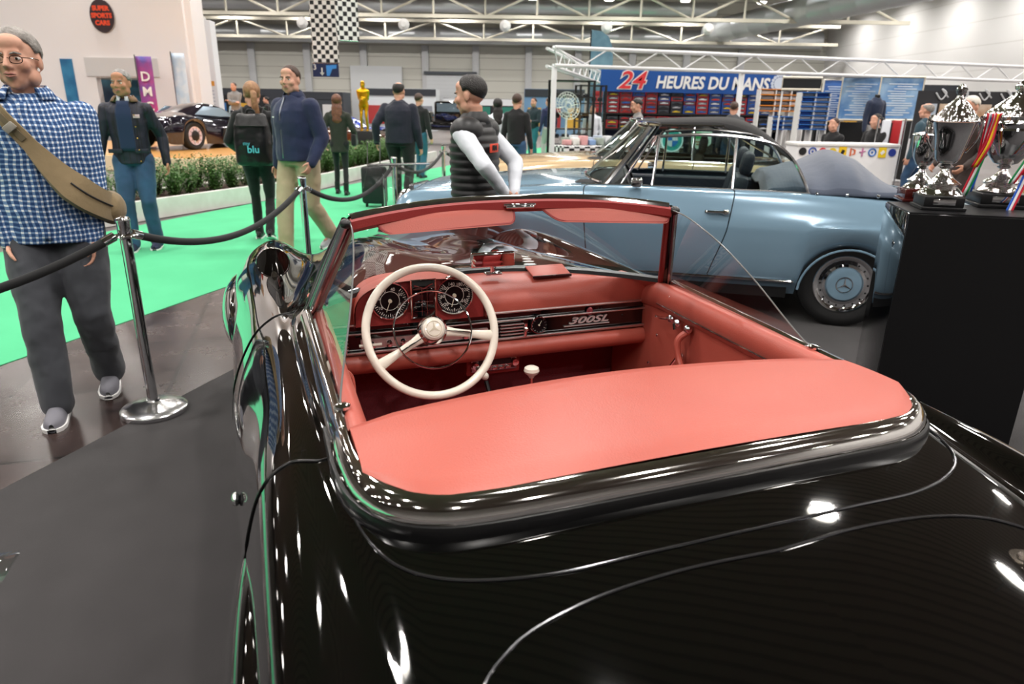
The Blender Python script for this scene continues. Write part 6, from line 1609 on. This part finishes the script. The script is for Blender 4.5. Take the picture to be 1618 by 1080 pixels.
t = empty('side_table', (2.38, 21.3, 0), 0, 'black side cupboard under the red cartons', 'table'); b = MB(); b.box((0, 0, .70), (.3, .4, 1.4)); b.build('cupboard', BLACK, t, smooth=False)
# racks with orange and blue shelf edges
def rack(px0, px1, pyt, pyb, Y, cols, rows_, edge, lab, grp, body=WHITE):
    a, c = on_depth(px0, pyt, Y), on_depth(px1, pyb, Y); W2, z0, z1 = c.x - a.x, max(c.z, .05), a.z
    r = empty('display_rack', ((a.x + c.x) / 2, Y, 0), 0, lab, 'shelf'); hh = (z1 - z0) / rows_
    b = MB(); b.box((0, .14, (z0 + z1) / 2), (W2, .02, z1 - z0)); b.build('rack_back', body, r, smooth=False)
    for k in range(cols + 1):
        b = MB(); b.box((-W2 / 2 + W2 * k / cols, 0, z1 / 2), (.03, .3, z1)); b.build('rack_upright', body, r, smooth=False)
    for k in range(rows_ + 1):
        b = MB(); b.box((0, -.01, z0 + hh * k), (W2, .32, .022)); b.build('rack_shelf', edge, r, smooth=False)
    for k in range(rows_):
        for j in range(cols):
            o = empty('small_model', ((a.x + c.x) / 2 - W2 / 2 + W2 * (j + .5) / cols, Y, z0 + hh * k + .02), 0, 'small boxed model on the ' + grp, 'box', 'small boxed models on the ' + grp)
            b = MB(); b.box((0, 0, hh * .3), (W2 / cols * .8, .2, hh * .6), bev=.01); b.build('carton', rr.choice([WHITE, GREYC, CARC[0], BOXC[4]] + ([BOXC[2]] if edge is BLE else [BOXC[1], BOXC[3]])), o)
ORE = mat('orange_edge', 'F0912E', .5); BLE = mat('blue_edge', '2F6FC0', .5)
rack(1200, 1268, 141, 176, 19.5, 3, 4, ORE, 'white rack with orange shelf edges behind the white post', 'orange-edged rack')
rack(1218, 1252, 184, 204, 18.95, 2, 3, BLE, 'small blue-edged rack below the orange one', 'small blue-edged rack')
rack(1264, 1300, 146, 204, 16.5, 2, 8, BLE, 'tall white rack with blue shelf edges left of the posters', 'tall blue-edged rack')
# posters and back panels
POS = mat('poster_blue', '4F86C6', .4, var='A9C9E4', vscale=2.2); FRM = mat('poster_frame', 'E8E0CF', .5)
def panel(name, px0, px1, pyt, pyb, Y, m, lab, cat, frame_=None, lines=False):
    a, c = on_depth(px0, pyt, Y), on_depth(px1, pyb, Y); W2 = c.x - a.x; z0, z1 = c.z, a.z
    r = empty(name, ((a.x + c.x) / 2, Y, z0), 0, lab, cat); H2 = z1 - z0
    b = MB(); b.box((0, 0, H2 / 2), (W2, .03, H2)); b.build('panel', m, r, smooth=False)
    if frame_:
        b = MB(); b.tube([(-W2 / 2, -.02, 0), (W2 / 2, -.02, 0), (W2 / 2, -.02, H2), (-W2 / 2, -.02, H2)], .03, 4, closed=True); b.build('frame', frame_, r, smooth=False)
    if cat in ('poster', 'board'):
        for x in (-W2 / 2 + .05, W2 / 2 - .05):
            b = MB(); b.tube([(x, .04, -z0 + .005), (x, .04, H2)], .02, 6); b.build('stand_leg', LAT, r)
    if lines:
        b = MB()
        for k in range(14): b.box((rr.uniform(-.1, .1) * W2, -.018, H2 * (.12 + .055 * k)), (W2 * rr.uniform(.3, .7), .004, .02))
        b.build('print_lines', mat('poster_print', 'DDE8F2', .5), r, smooth=False)
    return r
panel('poster', 1302, 1331, 126, 191, 16.8, mat('poster_deep', '4A73B5', .4), 'narrow deep blue framed poster, left of the three posters', 'poster', FRM, True)
panel('poster', 1332, 1388, 121, 190, 16.4, POS, 'large light blue framed poster with pale print, middle of the three', 'poster', FRM, True)
panel('poster', 1393, 1448, 121, 190, 16.0, POS, 'large light blue framed poster, right one, behind the racing suit', 'poster', FRM, True)
panel('black_panel', 1237, 1296, 122, 142, 17.6, BLACK, 'plain black board above the orange-edged rack', 'board', FRM)
a = on_depth(1290, 192, 16.9); c = on_depth(1460, 192, 16.9)
t = empty('stage_skirt', ((a.x + c.x) / 2, 16.95, 0), 0, 'black cloth-covered partition below the blue posters', 'partition'); b = MB(); b.box((0, 0, a.z / 2), (c.x - a.x, .1, a.z)); b.build('black_partition', BLACK, t, smooth=False)
# dark partition with white script and photos at the right
t = panel('wall_board', 1452, 1640, 143, 222, 14.2, mat('anthracite_board', '2A2A2E', .6), 'anthracite partition with white curling script behind the trophies', 'partition')
b = MB()
for k in range(4):
    x = -.95 + .42 * k; b.tube(catmull([(x, -.03, .86), (x + .12, -.03, .74), (x + .2, -.03, .86), (x + .1, -.03, .93), (x + .25, -.03, .78)], 5), .014, 5)
b.build('white_script', GREYC, t)
for x, w2, cc in ((-1.0, .22, '8FB6D8'), (-.62, .42, 'C9A27C'), (-.05, .45, 'B98F6C'), (.45, .35, 'D0AE8C')):
    b = MB(); b.box((x, -.03, .35), (w2, .03, .62)); b.build('photo_print', mat('photo_' + cc, cc, .5, var='E6D8C8', vscale=3), t, smooth=False)
# counter with logos
a = on_depth(1262, 221, 12.2); c = on_depth(1424, 228, 12.2)
ct = empty('logo_counter', ((a.x + c.x) / 2, 12.2, 0), 0, 'white counter with a row of round and square coloured logos on its front', 'counter')
W2 = c.x - a.x; b = MB(); b.box((0, .3, .985), (W2, .6, .05), bev=.01); b.build('counter_top', WHITE, ct)
b = MB(); b.box((0, .3, .48), (W2 - .04, .56, .96)); b.build('counter_body', mat('counter_white', 'F4F4F5', .5), ct, smooth=False)
LC = ['1A1A1C', '2B4FA8', 'D8323A', 'E8C838', 'F2C81E', 'E5713A', 'C77FA8', '2F6FC0', 'F2CF20', '2A3F9A']
for k in range(10):
    x = -W2 / 2 + W2 * (k + .6) / 10.3; m = mat('logo_%s_%d' % (LC[k], k), LC[k], .5); b = MB(); z = .87
    if k in (4, 8): b.box((x, .012, z), (.13, .012, .17)); 
    elif k in (1, 7): b.tube([(x + .06 * cos(q), .016, z + .06 * sin(q)) for q in frange(0, 2 * pi - .3, .3)], .013, 6, closed=True); b.ball((x, .016, z), (.02, .01, .02), 8, 6)
    elif k in (5,): b.tube([(x - .03, .016, z - .06), (x - .03, .016, z + .06), (x + .04, .016, z + .03), (x + .04, .016, z - .03)], .016, 6, closed=True)
    elif k in (6,): b.tube([(x, .016, z - .07), (x, .016, z + .07)], .014, 6); b.tube([(x - .05, .016, z), (x + .05, .016, z + .02)], .012, 6)
    else: b.lathe([(0, 0), (.065, 0), (.065, .01), (0, .01)], (x, .018, z), 24, XR)
    b.build('logo', m, ct, smooth=False)
    if k in (4, 8):
        b = MB(); b.box((x, .004, z), (.05, .01, .07), R=Matrix.Rotation(radians(45 if k == 8 else 20), 3, 'Y')); b.build('logo', BLACK if k == 4 else WHITE, ct, smooth=False)
# things on the counter, racing suit
p = on_depth(1387, 150, 14.6)
su = person((p.x, 14.6), radians(200), 1.72, 'headless display dummy in a navy racing suit with grey trousers by the posters', cloth('navy_suit', '1B2740'), cloth('grey_suit_trousers', 'A7A6A4'), SHOEB, voxel=.014, style=None, head=False, detail=False, base=.35, name='suit_dummy', cat='mannequin', skin=BLACK, top_name='suit_jacket')
b = MB(); b.box((0, 0, -.175), (.6, .5, .35)); b.build('dummy_stand', BLACK, su['root'], smooth=False)
for k, (px, m, lab) in enumerate(((1400, WHITEC, 'white folded shirt on the rail behind the counter'), (1417, BOXC[0], 'red folded shirt on the rail behind the counter'))):
    p = on_depth(px, 200, 13.2); t = empty('hanging_shirt', (p.x, 13.2, .95), 0, lab, 'shirt'); b = MB(); b.box((0, 0, .22), (.16, .05, .45), bev=.02); b.build('shirt_cloth', m, t)
p = on_depth(1408, 200, 13.2); t = empty('clothes_rail', (p.x, 13.2, 0), 0, 'low chrome clothes rail with shirts behind the logo counter', 'rail'); b = MB(); b.tube([(-.25, .0, 0), (-.25, 0, 1.42), (.25, 0, 1.42), (.25, 0, 0)], .015, 8); b.build('rail_tube', CHROME2, t)
# glass cabinets, fan, goods tables at the stall's left
def cabinet(x, y, w2, h2, lab, rz=0):
    t = empty('glass_cabinet', (x, y, 0), rz, lab, 'cabinet'); d = .45
    for sx in (-1, 1):
        for sy in (-1, 1):
            b = MB(); b.box((sx * w2 / 2, sy * d / 2, h2 / 2), (.05, .05, h2)); b.build('cabinet_frame', BLACK, t, smooth=False)
    for z in frange(.3, h2 - .02, .4):
        b = MB(); b.box((0, 0, z), (w2, d, .03)); b.build('cabinet_shelf', BLACK, t, smooth=False)
    b = MB()
    for z in frange(.33, h2 - .42, .4):
        for k in range(4): b.box((-w2 / 2 + w2 * (k + .5) / 4, 0, z + .07), (w2 / 6, .12, .1), bev=.02)
    b.build('cabinet_goods', rr.choice(CARC), t); tag(b and t.children[-1], kind='stuff')
    b = MB(); b.box((0, -d / 2, h2 / 2), (w2, .006, h2)); b.build('glass_pane', CLEAR, t, smooth=False)
cabinet(1.35, 17.6, 1.0, 2.15, 'black framed glass cabinet of models nearest the stall corner', .2); cabinet(2.0, 19.4, .7, 2.1, 'second black framed glass cabinet behind the first', .2)
fn = empty('pedestal_fan', (1.15, 16.2, 0), 0, 'white pedestal fan in front of the glass cabinet', 'fan')
b = MB(); b.tube([(0, 0, 0), (0, 0, 1.35)], .02, 8); b.lathe([(0, 0), (.2, 0), (.18, .03), (0, .05)], n=20); b.build('fan_stand', WHITE, fn)
b = MB(); R = Matrix.Rotation(radians(75), 3, 'X') @ Matrix.Rotation(radians(25), 3, 'Y')
for r0 in (.08, .16, .24, .30): b.tube([R @ Vector((r0 * cos(q), r0 * sin(q), .06)) + Vector((0, 0, 1.55)) for q in frange(0, 2 * pi - .25, .25)], .007, 5, closed=True)
for k in range(24):
    q = 2 * pi * k / 24; b.tube([R @ Vector((.05 * cos(q), .05 * sin(q), .08)) + Vector((0, 0, 1.55)), R @ Vector((.30 * cos(q), .30 * sin(q), .05)) + Vector((0, 0, 1.55)), R @ Vector((.1 * cos(q), .1 * sin(q), -.08)) + Vector((0, 0, 1.55))], .004, 4)
b.build('fan_guard', mat('fan_pale', 'DDE6DD', .4), fn)
b = MB()
for k in range(4):
    q = pi * k / 2; b.tube([R @ Vector((.04 * cos(q), .04 * sin(q), 0)) + Vector((0, 0, 1.55)), R @ Vector((.24 * cos(q + .3), .24 * sin(q + .3), .01)) + Vector((0, 0, 1.55))], [(.03, .006), (.09, .006)], 8)
b.build('fan_blades', mat('fan_green', 'B9CDBB', .4), fn)
tb = empty('sales_table', (2.1, 14.6, 0), radians(17), 'table with black and white chequered cloth heaped with model parts', 'table')
b = MB(); b.box((0, 0, .40), (2.6, .8, .8)); b.build('chequered_cloth', checker_mat('chequered_cloth_print', '0C0C0E', 'EFEFEF', 1 / .11, .8), tb, smooth=False)
for k in range(26):
    o = empty('goods_tray', (tb.location.x - 1.05 + .17 * (k % 13) , tb.location.y - .12 + .25 * (k // 13) + .05 * (k % 13), .805), radians(17), 'small tray of bagged model parts on the chequered table', 'tray', 'trays of goods on the chequered table')
    b = MB(); b.box((0, 0, .05 + .02 * (k % 3)), (.145, .2, .1 + .04 * (k % 3)), bev=.012); b.build('tray_body', mat('tray_%d' % k, rr.choice(['D9DDE0', 'AEB9C9', 'C9B79A', '7E9BC4', 'E8E6E0', '9AA59B', 'D8A0A0']), .5), o)
# round and shield signs on the glass screen beyond the cars
for px, kind, lab in ((1062, 'round', 'glowing round blue and white roundel sign seen through the blue cabriolet windows'), (1108, 'shield', 'green and white shield sign next to the roundel sign')):
    p = on_depth(px, 222, 11.6); t = empty('hanging_sign', (p.x, 11.6, p.z), 0, lab, 'sign')
    b = MB(); b.box((0, .03, 0), (.40, .02, .40)); b.build('sign_glass', CLEAR, t, smooth=False)
    b = MB(); b.tube([(-.15, .04, -.2), (-.15, .04, -p.z)], .015, 6); b.tube([(.15, .04, -.2), (.15, .04, -p.z)], .015, 6); b.build('sign_leg', CHROME2, t)
    if kind == 'round':
        TE = mat('roundel_teal', '2F9C93', .4, emit='3FB8AC', estr=.6); b = MB(); b.lathe([(.10, 0), (.16, 0), (.16, .01), (.10, .01)], (0, .01, 0), 36, XR); b.build('roundel_ring', TE, t)
        b = MB(); b.tube([(.17 * cos(q), .0, .17 * sin(q)) for q in frange(0, 2 * pi - .25, .25)], .012, 6, closed=True); b.build('roundel_wreath', mat('wreath_white', 'E8F6F2', .4, emit='E8F6F2', estr=.8), t)
        for q, c in ((0, 'F2F4F6'), (1, '2F7FD0'), (2, 'F2F4F6'), (3, '2F7FD0')):
            b = MB(); pts = [(0, 0, 0)] + [(.095 * cos(q * pi / 2 + v), 0, .095 * sin(q * pi / 2 + v)) for v in frange(0, pi / 2, .2)]; b.prism(pts, (0, -.012, 0), (0, 0, 0)); b.build('roundel_quarter', bpy.data.materials.get('quarter' + c) or mat('quarter' + c, c, .4, emit=c, estr=.5), t, smooth=False)
    else:
        b = MB(); b.prism([(-.16, 0, .15), (.16, 0, .15), (.16, 0, -.05), (0, 0, -.18), (-.16, 0, -.05)], (0, -.012, 0), (0, 0, 0)); b.build('shield_plate', mat('shield_white', 'E6F2E2', .4, emit='D8F2D8', estr=.4), t, smooth=False)
        b = MB(); b.box((-.08, -.018, .08), (.13, .01, .1)); b.build('shield_green', mat('shield_green_paint', '2FBF5E', .4, emit='2FBF5E', estr=.4), t, smooth=False)
        b = MB(); b.box((0, -.018, -.02), (.2, .01, .02)); b.box((0, -.018, -.06), (.16, .01, .02)); b.build('shield_print', mat('shield_orange', 'C9843E', .4), t, smooth=False)
# tall blue-grey feather flag behind the stall
p = on_depth(950, 100, 24.5); t = empty('feather_flag', (p.x, 24.5, 0), 0, 'tall blue-grey feather flag rising behind the lattice girder', 'flag')
out = [(-.36, 0, .6), (.36, 0, .6), (.38, 0, 3.1), (.34, 0, 3.45), (.20, 0, 3.75), (-.02, 0, 3.9), (-.36, 0, 3.95)]
b = MB(); b.prism(out, (0, -.01, 0), (0, .01, 0)); b.build('flag_cloth', mat('flag_blue_grey', '2F5E78', .6, var='8FB4C8', vscale=.8), t, smooth=False)
b = MB(); b.tube([(-.38, 0, 0), (-.38, 0, 3.95)], .02, 8); b.lathe([(0, 0), (.2, 0), (.2, .03), (0, .04)], n=18); b.build('flag_pole', BLACK, t)
# far exhibition stands along the back of the hall
rs = random.Random(11)
for k, (x, y, w2, h2, c, lab) in enumerate((
    (-24, 46, 7, 2.6, '2B2D33', 'dark grey stand wall far back behind the booth corner'), (-17.5, 48, 6, 2.4, '17181B', 'black stand far back left of the yellow-jacket man'), (-12.5, 44, 4.5, 2.2, '3A4048', 'slate stand far back behind the ponytail woman'),
    (-7.2, 46, 4.5, 2.5, 'D8DEE3', 'white stand far back under the chequered banner'), (-2.2, 48, 5, 2.0, '202228', 'black stand far back by the shutter door'), (2.2, 42, 3.4, 2.5, '6C93B8', 'pale blue stand wall far back behind the teal-trousered man'), (7.0, 45, 5, 2.4, '4A4E55', 'grey stand far back behind the stall'),
    (16.5, 33, 6, 2.7, '1B1C20', 'black stand at the right behind the posters'))):
    t = empty('far_stand', (x, y, 0), 0, lab, 'stand'); b = MB(); b.box((0, 0, h2 / 2), (w2, 2.0, h2)); b.build('stand_wall', mat('stand_%d' % k, c, .6, var=None), t, smooth=False)
    b = MB(); b.box((0, -1.02, h2 - .22), (w2, .04, .4)); b.build('fascia', mat('fascia_%d' % k, rs.choice(['E9EBEE', '30343C', '9FB2C8', 'E9E2D0']), .5), t, smooth=False)
    for j in range(3):
        b = MB(); b.box((-w2 / 3 + j * w2 / 3, -1.04, .95), (w2 * .22, .04, 1.1)); b.build('stand_print', mat('print_%d_%d' % (k, j), rs.choice(['B33A3A', '3A6EA8', 'D9D9D9', '2E7F6E', 'D9A63A', '8A8F98']), .5), t, smooth=False)
# round wall loudspeakers hanging from the middle truss
for k in range(6):
    t = empty('round_loudspeaker', (-19 + 6.1 * k, 45.0, 6.12), 0, 'round white loudspeaker under the roof truss', 'loudspeaker', 'round loudspeakers under the truss'); b = MB(); b.lathe([(0, -.12), (.3, -.12), (.33, -.05), (.33, .05), (.15, .2), (0, .2)], (0, 0, 0), 24, XR); b.build('speaker_shell', WHITE, t)
    b = MB(); b.tube([(0, 0, .15), (0, 0, .46)], .03, 6); b.build('bracket', TRUSS, t)
# clear acrylic stand corner at the lower left edge and sign corner
for (px, py, z, lab) in ((-60, 905, .62, 'clear acrylic panel poking in at the lower left edge'),):
    p = on_level(px, py, z); t = empty('info_panel', (p.x, p.y, 0), .3, lab, 'sign'); b = MB(); b.box((.0, 0, z), (.17, .10, .008), bev=.002); b.build('acrylic_sheet', ACR if py > 600 else mat('pale_panel', 'C9CCD0', .3), t)
    b = MB(); b.tube([(-.07, 0, .01), (-.07, 0, z)], .010, 8); b.lathe([(0, 0), (.05, 0), (.09, .01), (0, .015)], n=20); b.build('panel_foot', CHROME2, t)
